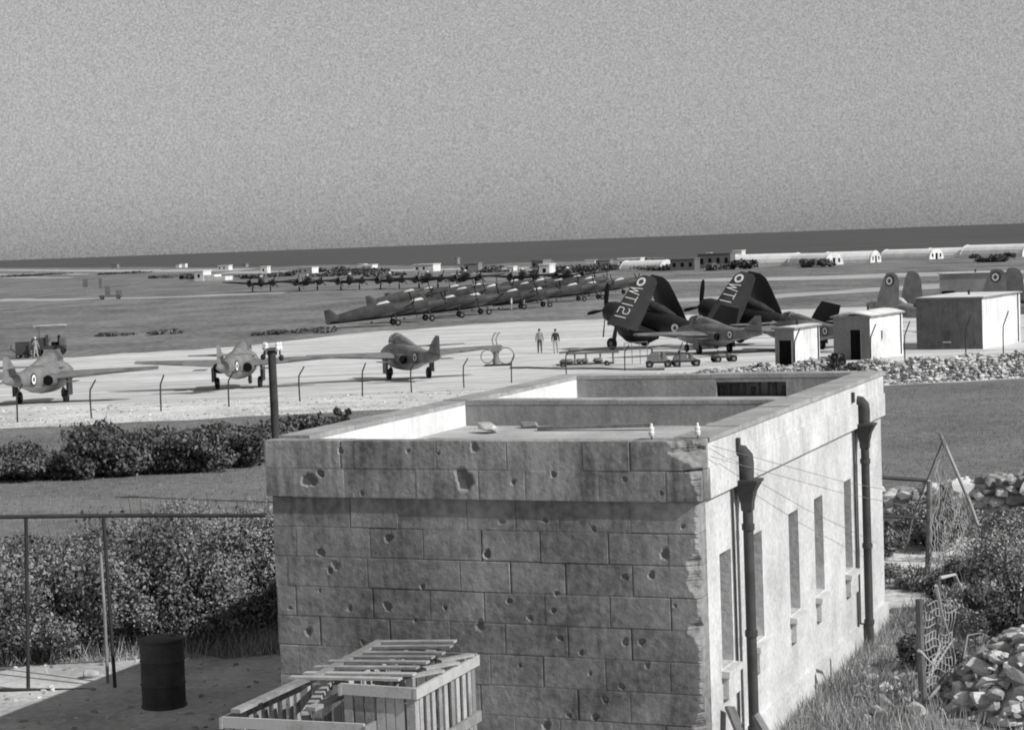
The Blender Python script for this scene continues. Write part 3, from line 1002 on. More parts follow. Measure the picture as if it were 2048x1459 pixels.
rs_ = [((6.1, 27.6), .75, .85, 'leafd', 'dark bush by the foot of the far downpipe'), ((7.6, 30.3), 1.1, 1.0, 'leafg', 'pale dry bush beneath the leaning netting pole'), ((8.2, 27.4), 1.0, 1.1, 'leafd', 'dark bush above the bright rubble heap'),
       ((7.2, 25.6), .7, .8, 'leafm', 'mid-grey bush left of the bright rubble heap'), ((7.0, 33.6), 1.0, .8, 'leafg', 'dry bush before the tumbled wall'), ((9.4, 31.0), 1.0, 1.1, 'leafm', 'bush at the right edge under the tumbled wall'),
       ((5.9, 32.6), .5, .6, 'leafg', 'small dry weed beside the far corner of the building'), ((5.0, 24.2), .5, .5, 'leafd', 'small dark bush just beyond the bare leaning post'), ((6.3, 24.9), .8, 1.0, 'leafd', 'dark bush behind the netting posts at the right')]
for i, ((x, y), r_, h_, mm, lb) in enumerate(rs_):
    shrub('dry_bush', lb, (x, y, gz(y)), r_, r_ * .8, h_, 9000, 0.032, M[mm], 400 + i, 'bushes beside the building on the right', 10)
gp, gzs = [], []
rr = random.Random(91)
for i in range(2600):
    x, y = rr.uniform(3.6, 12), rr.uniform(22, 35.5)
    if (x - BO.x) * bx.x + (y - BO.y) * bx.y < BW + .3: continue
    sz = rr.choice([.03, .05, .07, .1, .16])
    gp.append((x, y, gz(y) + sz * .2)); gzs.append(sz * 1.5)
tag(rubble_stuff('scattered_rubble', gp, gzs, None, rr), 'scattered stone chips on the rough ground right of the building', 'rubble')
for i, ((x, y), r_, h_, lb) in enumerate((((6.0, 26.3), .6, .8, 'wispy dry scrub in front of the dark downpipe bush'), ((7.2, 28.6), .9, 1.1, 'wispy pale scrub between the netting and the rubble heap'), ((8.0, 32.0), .9, .9, 'wispy pale scrub at the foot of the netting pole'), ((6.0, 30.0), .55, .4, 'wispy dry tuft on the rough ground past the far downpipe'), ((7.6, 25.6), .7, .9, 'wispy dry scrub above the rubble heap at the edge'))):
    shrub('wispy_scrub', lb, (x, y, gz(y)), r_, r_, h_, 9000, .022, M['straw'], 470 + i, 'wispy dry scrub on the right', 26, 'shrub', .05)
# dark weeds growing on the wall by the hut
for i, (px_, py_, r_, h_, lb) in enumerate(((1672, 728, .45, .7, 'dark weed growing from the stone wall below the small hut'), (1700, 735, .5, .4, 'second dark weed on the wall next to the parapet end'), (1520, 742, .15, .5, 'thin weed stem on the wall above the far parapet'),
                                           (640, 665, 2.4, .5, 'low scrub on the grass before the folded planes'), (560, 668, 2.2, .45, 'low scrub patch left of the folded planes'), (330, 668, 2.0, .5, 'low scrub patch on the grass beyond the second jet'), (230, 672, 1.6, .4, 'low scrub patch right of the tractor'))):
    if py_ > 700:
        p_ = at_y(px_, py_, wall_y(13) - .1)
        shrub('wall_weed', lb, p_ + Vector((0, 0, -.2)), r_, r_, h_, 700, .09, M['leafd'], 440 + i, None, 5)
    else:
        g = ground(px_, py_)
        shrub('scrub', lb, g, r_, r_ * 1.5, h_, 900, .16, M['leafm'], 440 + i, 'scrub patches on the airfield grass', 8)


def grass(name, label, fn, n, h, w, m, seed):
    rng = np.random.default_rng(seed)
    P = fn(rng, n)
    a = rng.uniform(0, 2 * np.pi, n)
    hh = h * rng.uniform(.4, 1.3, n)
    lean = rng.normal(size=(n, 2)) * 0.35
    dx, dy = np.cos(a) * w, np.sin(a) * w
    top = P + np.stack([lean[:, 0] * hh, lean[:, 1] * hh, hh], 1)
    Q = np.stack([P + np.stack([dx, dy, 0 * dx], 1), P - np.stack([dx, dy, 0 * dx], 1), top], 1)
    o = quads(name, Q, m, None, 3)
    return tag(o, label, 'grass', kind='stuff')


def strip_pts(rng, n):
    s = rng.uniform(0.0, 9.5, n); u = BW + 0.06 + np.abs(rng.normal(size=n)) * 0.75
    x = BO.x + bx.x * u + by.x * s; y = BO.y + bx.y * u + by.y * s
    return np.stack([x, y, np.zeros(n)], 1)


grass('dry_grass', 'dry tall grass along the foot of the white wall', strip_pts, 9000, .2, .006, M['straw'], 1)


def near_right(rng, n):
    x = rng.uniform(3.5, 10.5, n); y = rng.uniform(21, 36, n)
    k = (x - BO.x) * bx.x + (y - BO.y) * bx.y > BW + .1
    k &= np.sin(x * 2.1) * np.sin(y * 1.7) + rng.normal(size=n) * .4 > -.1
    x, y = x[k], y[k]
    m_ = n - len(x)
    if m_:
        j = rng.integers(0, len(x), m_)
        x = np.concatenate([x, x[j] + rng.normal(size=m_) * .08]); y = np.concatenate([y, y[j] + rng.normal(size=m_) * .08])
    return np.stack([x, y, np.array([gz(t) for t in y])], 1)


grass('weeds', 'tangled dry weeds on the ground right of the building', near_right, 7000, .15, .008, M['straw'], 2)


def near_left(rng, n):
    x = rng.uniform(-12, -1.5, n); y = 26.6 + np.abs(rng.normal(size=n)) * 1.8
    k = (x - BO.x) * bx.x + (y - BO.y) * bx.y < -.1
    x, y = x[k], y[k]
    return np.stack([x, y, np.array([gz(t) for t in y])], 1)


def near_left_full(rng, n):
    p = near_left(rng, n * 2)
    return p[rng.integers(0, len(p), n)] if len(p) < n else p[:n]


grass('dry_grass', 'dry grass below the thicket behind the pipe fence', near_left_full, 9000, .3, .007, M['straw'], 3)


def field_pts(rng, n):
    y = 32 + 45 * rng.uniform(0, 1, n) ** 0.8
    x = rng.uniform(-.34, .34, n) * y
    return np.stack([x, y, np.array([gz(t) for t in y])], 1)


grass('field_grass', 'short dry grass over the field behind the building', field_pts, 70000, .06, .010, M['fgrass'], 4)


# ------------------------------------------------------------------ yard: pipe fence, drum, crates, post
def pipe_fence():
    a = at_y(-60, 1034, 25.0); b = at_y(531, 1030, 25.2)
    root = thing('pipe_fence', 'dark iron pipe fence with one top rail on the left of the building', 'fence', (a.x, a.y, 0))
    o = Vector((a.x, a.y, 0))
    MB().path([a - o, (a + b) / 2 - o + Vector((0, 0, .01)), b - o], .026, 8).build('rail', M['steel'], root, True)
    for (x0, y0, x1, y1) in ((52, 1036, 62, 1376), (207, 1034, 217, 1390)):
        t = at_y(x0, y0, 25.02)
        f = Vector((at_z(x1, y1, 0).x, t.y, -0.05))
        MB().tube(f - o, t - o, .024, n=8).build('post', M['steel'], root, True)
    p = at_y(-60, 1378, 25.0); q = at_y(217, 1379, 25.0)
    MB().path([p - o, q - o], .022, 8).build('rail', M['steel'], root, True)
    return root


pipe_fence()
for (x0, y0, x1, y1, dy, r_, lb) in ((199, 1075, 216, 1372, 25.3, .022, 'pale straight pole leaning beside the right fence post'), (420, 1122, 457, 1240, 27.4, .03, 'short pale stick leaning in the bushes right of the drum')):
    a = at_y(x0, y0, dy + .15); b = at_y(x1, y1, dy)
    if b.z > 0.05:
        d = (b - a).normalized(); b = b + d * (b.z / max(0.05, -d.z) if b.z < 1.2 else 0)
    m_ = MB().path([b, (a + b) / 2 + Vector((.01, 0, 0)), a], [r_, r_ * .95, r_ * .8], 8).build('leaning_pole', M['woodp'], None, True)
    tag(m_, lb, 'pole')

# oil drum in the shade
dg = at_z(329, 1412, 0)
dr = thing('oil_drum', 'dark rusty oil drum standing in the shade left of the building', 'drum', dg, .4)
mb = MB()
prof = [(.255, 0), (.275, .012), (.275, .03), (.262, .045), (.262, .26), (.275, .285), (.262, .31), (.262, .55), (.275, .575), (.262, .60), (.262, .80), (.276, .815), (.276, .835), (.262, .84)]
ring = lambda r_, z, n=28: [(r_ * math.cos(2 * math.pi * k / n), r_ * math.sin(2 * math.pi * k / n) + .006 * math.sin(z * 9), z) for k in range(n)]
mb.loft([ring(*p) for p in prof])
mb.build('shell', M['drum'], dr, True)
MB().loft([ring(.25, .80), ring(.25, .825)]).build('lid', M['drum'], dr)
MB().tube((.15, .05, .825), (.15, .05, .85), .035, n=10).build('bung', M['steel'], dr)
sp = at_z(182, 1356, 0)
so = bpy.data.objects.new('round_stone', STONES[3]); COL.objects.link(so)
so.location = sp + Vector((0, 0, .06)); so.scale = (.2, .2, .2)
tag(so, 'round grey stone on the bright ground behind the lower fence rail', 'stone')
kp, kz = [], []
rr = random.Random(77)
for i in range(420):
    x, y = rr.uniform(-9, -2), rr.uniform(20.5, 27)
    kp.append((x, y, .01)); kz.append(rr.choice([.03, .04, .06, .09]))
tag(rubble_stuff('yard_pebbles', kp, kz, None, rr), 'pebbles scattered over the dusty yard', 'pebbles')


def crate(label, origin, ang, W_, D_, H_, cross, lid, seed):
    """slatted packing crate; origin = front left bottom corner"""
    rr = random.Random(seed)
    t = thing('slatted_crate', label, 'crate', origin, ang, 'packing crates by the front wall')
    pw = .085
    m_ = M['woodp']
    for x in (0, W_):
        for y in (0, D_):
            MB().box(x - pw / 2, x + pw / 2, y - pw / 2, y + pw / 2, 0, H_ - .03).build('corner_post', m_, t)
    for z in (H_ - .02, H_ * .62, .12):
        for y in (-.06, D_ + .06):
            MB().plank((-.06, y, z), (W_ + .06, y, z + rr.uniform(-.012, .012)), .03, .10, (0, 0, 1)).build('rail', m_, t)
        for x in (-.065, W_ + .065):
            MB().plank((x, -.08, z - .011), (x, D_ + .08, z + rr.uniform(-.012, .012)), .03, .10, (0, 0, 1)).build('rail', m_, t)
    n = 9
    for x in (-.035, W_ + .035):
        for i in range(n):
            y = .1 + (D_ - .2) * i / (n - 1)
            MB().plank((x, y + rr.uniform(-.01, .01), .05), (x, y + rr.uniform(-.015, .015), H_ - .01), .075, .02, (1, 0, 0)).build('slat', m_, t)
    n = max(5, round(W_ / .125))
    for y in (-.03, D_ + .03):
        for i in range(n):
            x = .1 + (W_ - .2) * i / (n - 1)
            MB().plank((x + rr.uniform(-.01, .01), y, .05), (x + rr.uniform(-.02, .02), y, H_ - .01), .085, .02, (0, 1, 0)).build('slat', m_, t)
    if lid:
        k = 8
        for i in range(k):
            y = .04 + (D_ - .08) * i / (k - 1)
            z = H_ + .055 + lid * i / k + rr.uniform(-.01, .01)
            MB().plank((-.62 + .35 * i / k + rr.uniform(-.03, .03), y, z - .02), (W_ - .12 + rr.uniform(-.05, .05), y + rr.uniform(-.02, .02), z + .02), .085, .022).build('lid_slat', m_, t)
        for x in (-.4, W_ - .35):
            MB().plank((x, 0.0, H_ + .034), (x + .1, D_, H_ + .034 + lid), .09, .022).build('lid_batten', m_, t)
        for i in range(3):
            y = .25 + .35 * i
            MB().plank((W_ - .15, y, H_ + .045), (W_ + .06, y + .3, H_ + .05), .09, .022).build('lid_slat', m_, t)
    for (p, q) in cross:
        MB().plank(p, q, .10, .035, (0, -.25, 1)).build('brace', m_, t)
    return t


ca = BANG
cA = at_z(824, 1376, 1.5)
cd = Vector((math.cos(ca), math.sin(ca), 0))
crate('bleached slatted packing crate with a loose slatted lid against the front wall', (cA.x - cd.x * .62, cA.y - cd.y * .62, 0), ca, .62, 1.3, 1.5, [], .10, 1)
cB = at_z(462, 1436, 1.18)
crate('open packing crate with diagonal braces, left and in front of the other crate', (cB.x, cB.y, 0), ca + .01, 1.32, 1.5, 1.18,
      [((.08, -.05, 1.265), (.12, 1.55, 1.27)), ((.30, 1.5, 1.268), (.78, .0, 1.272)), ((.82, .0, 1.31), (.92, 1.5, 1.31))], 0, 2)
for i, (u, s, l_, ri, lb) in enumerate(((BW + .45, .45, 1.0, .5, 'grey board leaning on the white wall at the bottom edge'), (BW + .7, .75, .9, .35, 'split plank propped beside the leaning board'))):
    a = bpt(u, s, 0.02); b = bpt(u - .38, s + .25 * (1 - i), l_ * .75)
    tag(MB().plank(a, b, .2 - .06 * i, .03, (1, -.5, .3)).build('leaning_board', M['woodd']), lb, 'board')

# stout post with insulators behind the hedge
pg = Vector((at_y(551, 860, 44).x, 44, gz(44)))
ptop = at_y(547, 700, 44).z - pg.z
ps = thing('insulator_post', 'stout dark post with a cluster of white insulators behind the roof corner', 'post', pg, 0)
MB().path([(0, 0, -.2), (0.0, 0, 1), (-.01, 0, ptop)], [.10, .095, .088], 14).build('shaft', M['pole'], ps, True)
MB().box(-.19, .19, -.05, .05, ptop - .10, ptop - .02).build('cross_arm', M['woodd'], ps)
MB().box(-.10, .10, -.14, .14, ptop + .001, ptop + .06).build('cap', M['woodd'], ps)
for (x, y, z) in ((-.12, -.06, ptop - .02), (.13, -.06, ptop - .02), (-.17, .08, ptop - .02), (.17, .09, ptop - .02)):
    iq = MB()
    prof = [(.02, -.08), (.02, .03), (.05, .03), (.055, .09), (.035, .12), (.05, .14), (.03, .19), (.01, .2)]
    iq.loft([[(x + r_ * math.cos(k * math.pi / 5), y + r_ * math.sin(k * math.pi / 5), z + h_) for k in range(10)] for r_, h_ in prof])
    iq.build('insulator', M['ceramic'], ps, True)
for (x, z) in ((-.2, ptop - .14), (.2, ptop - .17)):
    MB().ellipsoid((x, -.02, z), (.06, .06, .07), 10, 6).build('fuse_box', M['steel'], ps, True)

# rails and netting poles to the right of the building
for (x0, y0, x1, y1, dy, r_, lb) in ((1745, 953, 1853, 960, 29.5, .028, 'dark iron rail end jutting out beyond the far wall corner'), (1745, 1030, 1862, 1037, 32.0, .022, 'lower dark rail running from the building to the netting post')):
    a, b = at_y(x0, y0, dy), at_y(x1, y1, dy + .2)
    tag(MB().tube(a, b, r_, n=8).build('iron_rail', M['steel'], None, True), lb, 'rail')


def netting():
    o = at_z(1985, 1122, 0)
    t = thing('netting_frame', 'leaning pale poles tied at the top with torn netting hanging between them', 'netting', o, 0)
    top = at_y(1886, 880, o.y - .5)
    f = lambda p: Vector(p) - o
    MB().path([f(o) + Vector((0, 0, -.1)), f((o + top) / 2) + Vector((.02, 0, 0)), f(top) + Vector((-.02, 0, .05))], [.032, .03, .026], 8).build('pole', M['woodp'], t, True)
    l2 = at_y(1826, 1030, o.y + 1.2)
    MB().path([f((l2.x - .15, l2.y, -.05)), f(l2), f(top)], [.016, .015, .013], 6).build('pole', M['woodd'], t, True)
    MB().path([f(top) + Vector((.03, 0, -.1)), f(top), f(top) + Vector((-.05, .02, .12)), f(top) + Vector((-.12, .02, .14))], [.03, .035, .02, .01], 6).build('twisted_branch', M['woodd'], t, True)
    MB().path([f(top), f(top) + Vector((.08, 0, .08))], [.02, .006], 6).build('twisted_branch', M['woodd'], t, True)
    pa = at_y(1859, 962, o.y - 1.5); pb = Vector((at_y(1855, 1172, o.y - 1.5).x, o.y - 1.5, -.1))
    MB().path([f(pb), f((pa + pb) / 2) + Vector((.01, 0, 0)), f(pa)], [.05, .048, .045], 8).build('post', M['woodd'], t, True)
    # net: grid of thin cords sagging
    nb = MB()
    rr = random.Random(9)
    A = [at_y(1862, 965, o.y - 1.4), at_y(1930, 1000, o.y - .9), at_y(1985, 1110, o.y - .3)]
    nu, nv = 22, 34
    P = []
    for i in range(nu + 1):
        u = i / nu
        tp_ = top.lerp(A[0], .35) * (1 - u) + at_y(1935, 985, o.y - .6) * u
        tp_ = tp_ + Vector((0, 0, -.25 * math.sin(u * math.pi)))
        bt_ = at_y(1852 + 110 * u, 1215 + 40 * math.sin(u * 7), o.y - 3.0 + 1.4 * u)
        P.append([tp_.lerp(bt_, j / nv) + Vector((rr.uniform(-.02, .02), .12 * math.sin(j * .5 + i * .7), rr.uniform(-.02, .02))) - o for j in range(nv + 1)])
    for i in range(nu + 1):
        if rr.random() > .06:
            nb.path(P[i], .007, 3)
    for j in range(0, nv + 1):
        a_ = rr.randint(0, 3); b_ = rr.randint(nu - 4, nu)
        nb.path([P[i][j] for i in range(a_, b_)], .007, 3)
    nb.build('net', M['net'], t)
    return t


netting()


def torn_wire():
    b0 = Vector((at_y(1849, 1459, 22.5).x, 22.5, -.05))
    t = thing('torn_fence', 'leaning bare post with tangled wire mesh and dead branches at the lower right', 'fence', b0, 0)
    f = lambda p: Vector(p) - b0
    tp_ = at_y(1838, 1198, 22.5)
    MB().path([f(b0), f((b0 + tp_) / 2) + Vector((-.01, 0, 0)), f(tp_)], [.05, .047, .042], 8).build('post', M['woodd'], t, True)
    tp2 = at_y(1876, 1160, 23.2); b2 = Vector((at_y(1880, 1300, 23.2).x, 23.2, -.05))
    MB().path([f(b2), f(tp2)], [.04, .035], 8).build('post', M['woodd'], t, True)
    for pts in ([(1745, 1470), (1800, 1410), (1850, 1370), (1885, 1310), (1905, 1280)], [(1770, 1470), (1812, 1405), (1862, 1345), (1880, 1290), (1872, 1215)], [(1855, 1400), (1880, 1370), (1925, 1330), (1935, 1270), (1960, 1265)],
                [(1872, 1170), (1885, 1230), (1900, 1275)], [(1880, 1155), (1910, 1148), (1925, 1180)], [(1800, 1470), (1840, 1420), (1870, 1390), (1900, 1330)], [(1838, 1300), (1862, 1325), (1890, 1290)]):
        w = [f(at_y(x, y, 22.4 + .25 * k)) for k, (x, y) in enumerate(pts)]
        n = len(w)
        MB().path(w, [.022 - .014 * k / (n - 1) for k in range(n)], 6).build('dead_branch', M['woodp'], t, True)
    rr = random.Random(4)
    nb = MB()
    P = []
    for i in range(11):
        P.append([f(at_y(1842 + i * 6.5 + 4 * math.sin(j), 1205 + j * 15 + 5 * math.sin(i), 22.5 + .05 * i + .04 * math.sin(j * 2))) for j in range(19)])
    for i in range(11): nb.path(P[i], .006, 3)
    for j in range(19): nb.path([P[i][j] for i in range(rr.randint(0, 2), rr.randint(8, 11))], .006, 3)
    nb.build('wire_mesh', M['net'], t)


torn_wire()


def airfield_fence():
    P = [(-20, 752, 850), (35, 752, 845), (183, 762, 835), (322, 743, 823), (458, 748, 815), (600, 738, 803), (725, 735, 793), (823, 728, 785), (928, 712, 776), (1023, 703, 766), (1133, 690, 752), (1250, 684, 742), (1360, 672, 735)]
    root = thing('airfield_fence', 'row of thin dark fence posts with bent tops along the edge of the apron', 'fence', ground(600, 803), 0)
    o = Vector(root.location)
    tops = []
    for i, (x, yt, yb) in enumerate(P):
        b = ground(x, yb)
        h = 1.36
        lean = 0.02 * math.sin(i * 2.3)
        bend = .24 if i % 3 else .16
        q = [b + Vector((0, 0, -.1)), b + Vector((lean, 0, h * .55)), b + Vector((lean + .02, 0, h * .8)), b + Vector((lean + .02 + bend, -.05, h * 1.08))]
        MB().path([v - o for v in q], [.032, .032, .032, .028], 6).build('post', M['steel'], root, True)
        tops.append([b + Vector((lean * .5, 0, h * k)) for k in (.25, .5, .75)])
    for k in range(3):
        MB().path([t[k] - o for t in tops], .004, 3).build('wire', M['steel'], root)
    P2 = [(1588, 657, 722), (1740, 648, 712), (1808, 643, 706), (1930, 631, 695), (2005, 622, 688)]
    root2 = thing('airfield_fence', 'short run of bent thin posts in front of the white huts', 'fence', at_y(1800, 706, 88) , 0)
    o2 = Vector(root2.location)
    for i, (x, yt, yb) in enumerate(P2):
        t = at_y(x, yt, 92)
        b = Vector((t.x, 92, gz(92)))
        h = t.z - b.z
        q = [b + Vector((0, 0, -.1)), b + Vector((0, 0, h * .6)), b + Vector((.02, 0, h * .75)), b + Vector((.26, -.04, h))]
        MB().path([v - o2 for v in q], .03, 6).build('post', M['steel'], root2, True)


airfield_fence()


# ------------------------------------------------------------------ aircraft (forward +X, left +Y)
def ell(x, zc, ry, rz, n=18, yc=0.0, pw=1.0):
    out = []
    for k in range(n):
        a = 2 * math.pi * k / n
        c, s_ = math.cos(a), math.sin(a)
        out.append((x, yc + ry * math.copysign(abs(c) ** pw, c), zc + rz * math.copysign(abs(s_) ** pw, s_)))
    return out


def wing_rings(root_le, root_te, tip_le, tip_te, y0, y1, z0, z1, t0, t1, n=4):
    rings = []
    for i in range(n + 1):
        k = i / n
        le, te = root_le + (tip_le - root_le) * k, root_te + (tip_te - root_te) * k
        if i == n:
            c = (le + te) / 2; le = c + (le - c) * .55; te = c + (te - c) * .7
        y, z, t = y0 + (y1 - y0) * k, z0 + (z1 - z0) * k, t0 + (t1 - t0) * k
        ch = le - te
        prof = [(0, 0), (.06, .35), (.25, .5), (.5, .42), (.78, .2), (1, .02), (.78, -.14), (.5, -.26), (.25, -.32), (.06, -.24)]
        rings.append([(le - ch * a, y, z + t * b) for a, b in prof])
    return rings


def fin_rings(le0, te0, le1, te1, z0, z1, t0, t1, y=0.0, n=3, cut=.6):
    rings = []
    for i in range(n + 1):
        k = i / n
        le, te = le0 + (le1 - le0) * k, te0 + (te1 - te0) * k
        if i == n:
            le = le - (le - te) * (1 - cut) * .6
        t = t0 + (t1 - t0) * k
        ch = le - te
        rings.append([(le - ch * a, y + t * b, z0 + (z1 - z0) * k) for a, b in ((0, 0), (.2, .5), (.6, .4), (1, .03), (.6, -.4), (.2, -.5))])
    return rings


def roundel(parent, c, nrm, r):
    m_ = MB()
    n = Vector(nrm).normalized()
    c = Vector(c)
    m_.disc(c + n * .004, n, r, 22, 0)
    m_.disc(c + n * .010, n, r * .74, 22, 1)
    m_.disc(c + n * .016, n, r * .36, 22, 2)
    return m_.build('roundel', [M['navy'], M['white'], M['red']], parent)


def wheel(parent, c, r, w, strut_to=None, m='tyre', name='wheel'):
    c = Vector(c)
    mb = MB()
    prof = [(-w / 2, r * .55), (-w / 2, r * .85), (-w * .3, r), (w * .3, r), (w / 2, r * .85), (w / 2, r * .55)]
    mb.loft([[(c.x + q * math.cos(2 * math.pi * k / 16), c.y + a, c.z + q * math.sin(2 * math.pi * k / 16)) for k in range(16)] for a, q in prof])
    o = mb.build(name, M[m], parent, True)
    hb = MB().tube(c + Vector((0, -w * .55, 0)), c + Vector((0, w * .55, 0)), r * .42, n=10)
    hb.build('hub', M['kit'], o)
    return o


def jet(label, loc, heading, group='grey straight-winged jets parked on the apron'):
    t = thing('parked_jet', label, 'aircraft', loc, heading, group)
    t.scale = (.95, .95, .95)
    zc = 1.32
    prof = [(5.2, -.08, .05, .05), (4.95, -.06, .22, .24), (4.4, -.04, .42, .46), (3.6, 0, .57, .62), (2.6, .02, .68, .76), (1.6, .04, .76, .84), (.6, .05, .82, .86), (-.6, .05, .82, .82), (-1.7, .05, .68, .70), (-2.8, .10, .50, .53), (-4.0, .16, .35, .39), (-5.2, .22, .24, .29), (-6.2, .26, .16, .2), (-6.9, .28, .06, .08)]
    fz = MB().loft([ell(x, zc + z, ry, rz, 20) for x, z, ry, rz in prof])
    fz.m = [1 if np.mean([fz.v[i][2] for i in f]) < zc - .22 else 0 for f in fz.f]
    fz.build('fuselage', [M['jet'], M['jetl']], t, True)
    for x, r_ in ((3.2, .66), (-.1, .87), (-4.6, .425)):
        pl_ = MB()
        for d in (0,):
            pr_ = [np.interp(x, [q[0] for q in prof][::-1], [q[j] for q in prof][::-1]) for j in (1, 2, 3)]
            pl_.loft([ell(x + e_, zc + pr_[0], pr_[1] + .004, pr_[2] + .004, 20) for e_ in (-.012, .012)], caps=False)
        pl_.build('panel_band', M['jetd'], t)
    for s_ in (1, -1):
        MB().box(.4, 1.2, s_ * .70 - .10, s_ * .70 + .10, zc + .46, zc + .5).build('hatch', M['jetd'], t)
    sp_ = MB().loft([ell(x, z, ry, rz, 14) for x, z, ry, rz in ((1.5, 2.1, .33, .50), (.8, 2.1, .36, .46), (-.3, 2.02, .32, .36), (-1.8, 1.88, .24, .22), (-3.4, 1.78, .1, .08))])
    sp_.build('spine_fairing', M['jet'], t, True)
    cn = MB()
    cn.loft([ell(x, z, ry, rz, 14) for x, z, ry, rz in ((3.15, 1.98, .05, .06), (2.9, 2.04, .26, .3), (2.4, 2.12, .36, .52), (1.9, 2.14, .38, .56), (1.48, 2.12, .36, .53))])
    c_ = cn.build('canopy', M['glass'], t, True)
    fr = MB()
    for x, w in ((2.62, .315), (1.5, .355)):
        fr.loft([ell(x + d, 2.12, w + .03, (.48 if x > 2 else .55), 14) for d in (-.03, .03)])
    fr.build('canopy_frame', M['jet'], c_)
    for s in (1, -1):
        w = MB().loft(wing_rings(1.55, -1.75, .75, -.55, s * .55, s * 5.94, zc + .02, zc + .30, .54, .22))
        wo_ = w.build('wing', M['jet'], t, True)
        roundel(wo_, (.15, s * 4.4, zc + .25 + .075), (0, -s * .055, 1), .42)
        a = MB().loft([[(-.62 - .0, s * (3.0 + 2.3 * k), zc + .17 + .13 * k + q * .03) if False else (-1.02 + .35 * k + q, s * (3.0 + 2.3 * k), zc + .205 + .12 * k + (.012 if q > -.1 else -.0)) for q in (0, -.34)] + [(-1.02 + .35 * k - .34, s * (3.0 + 2.3 * k), zc + .175 + .12 * k), (-1.02 + .35 * k, s * (3.0 + 2.3 * k), zc + .175 + .12 * k)] for k in (0, 1)])
        a.build('aileron', M['jetd'], wo_)
        ik = MB().loft([[(1.45, s * (.98 + .34 * math.cos(q)), zc + .02 + .2 * math.sin(q)) for q in np.linspace(0, 6.283, 13)[:-1]], [(1.15, s * (.98 + .3 * math.cos(q)), zc + .02 + .17 * math.sin(q)) for q in np.linspace(0, 6.283, 13)[:-1]]])
        ik.build('air_intake', M['dark'], t)
        ex = MB().path([(-1.0, s * .80, zc - .05), (-1.9, s * .84, zc - .02), (-2.15, s * .84, zc - .02)], [.34, .31, .28], 16)
        e_ = ex.build('jet_pipe', M['jetd'], t, True)
        MB().disc((-2.155, s * .84, zc - .02), (-1, 0, 0), .26, 18).build('exhaust_mouth', M['dark'], e_)
        MB().loft(wing_rings(-4.95, -6.25, -5.3, -6.15, s * .04, s * 1.75, 2.18, 2.22, .14, .08, 2)).build('tailplane', M['jet'], t, True)
        g_ = MB().tube((-.35, s * 1.32, zc - .05), (-.35, s * 1.32, .33), .07, n=8).build('gear_leg', M['kit'], t)
        wheel(t, (-.35, s * 1.32 - s * .1, .34), .34, .2)
        MB().box(-.7, .05, s * 1.46 - .015, s * 1.46 + .015, .42, zc - .08).build('gear_door', M['jet'], t)
        roundel(t, (-3.3, s * .45, zc + .13), (-.125, s, 0), .33)
        MB().box(-2.2, -1.3, s * 1.9 - .35, s * 1.9 + .35, zc - .13, zc - .10).build('flap', M['jetd'], t)
    MB().loft(fin_rings(-4.2, -6.85, -5.75, -6.75, zc + .3, 2.78, .2, .08)).build('tail_fin', M['jet'], t, True)
    MB().path([(-4.7, 0, 2.18), (-5.2, 0, 2.18), (-6.2, 0, 2.18), (-6.6, 0, 2.18)], [.03, .12, .1, .02], 10).build('fin_bullet', M['jet'], t, True)
    MB().tube((3.5, 0, .8), (3.6, 0, .28), .05, n=8).build('gear_leg', M['kit'], t)
    wheel(t, (3.6, 0, .27), .27, .17)
    return t


E90 = math.pi / 2
j1 = ground(90, 806); j2 = ground(480, 776); j3 = ground(815, 758); j4 = ground(1424, 707); j5 = ground(1610, 700)
jet('grey jet seen from behind, cut by the left picture edge', j1, E90 - R(3))
jet('grey jet seen from behind between the tractor side and the stout post', j2, E90 - R(2))
jet('grey jet with its tail fin turned to the right, in the middle of the apron', j3, E90 + R(19))
jet('grey jet parked in front of the dark folded-wing planes', j4, E90 + R(24))
jet('grey jet mostly hidden behind the small white huts', j5, E90 + R(24))


LET = {'W': [[(0, 1), (.22, 0), (.5, .75), (.78, 0), (1, 1)]], 'T': [[(0, 1), (1, 1)], [(.5, 1), (.5, 0)]], '1': [[(.5, 0), (.5, 1)]],
       '2': [[(0, .85), (.15, 1), (.85, 1), (1, .85), (1, .6), (.85, .5), (.15, .45), (0, .3), (0, 0), (1, 0)]]}


def letters(parent, text, org, rd, up, nrm, h, w, gap, th):
    """stroke letters lying on a plane; rd = reading direction, up = top of the letters"""
    rd, up, nrm, org = Vector(rd).normalized(), Vector(up).normalized(), Vector(nrm).normalized(), Vector(org)
    x = 0.0
    mb = MB()
    for ch in text:
        cw = w * (.45 if ch == '1' else 1.15 if ch == 'W' else 1)
        for st in LET[ch]:
            for a, b in zip(st[:-1], st[1:]):
                f = lambda q: org + rd * (x + (q[0] if ch != '1' else q[0]) * cw) + up * (q[1] * h) + nrm * .012
                A, B_ = f(a), f(b)
                d = (B_ - A).normalized()
                mb.plank(A - d * th * .4, B_ + d * th * .4, th, .006, nrm)
        x += cw + gap
    return mb.build('serial_letters', M['white'], parent)


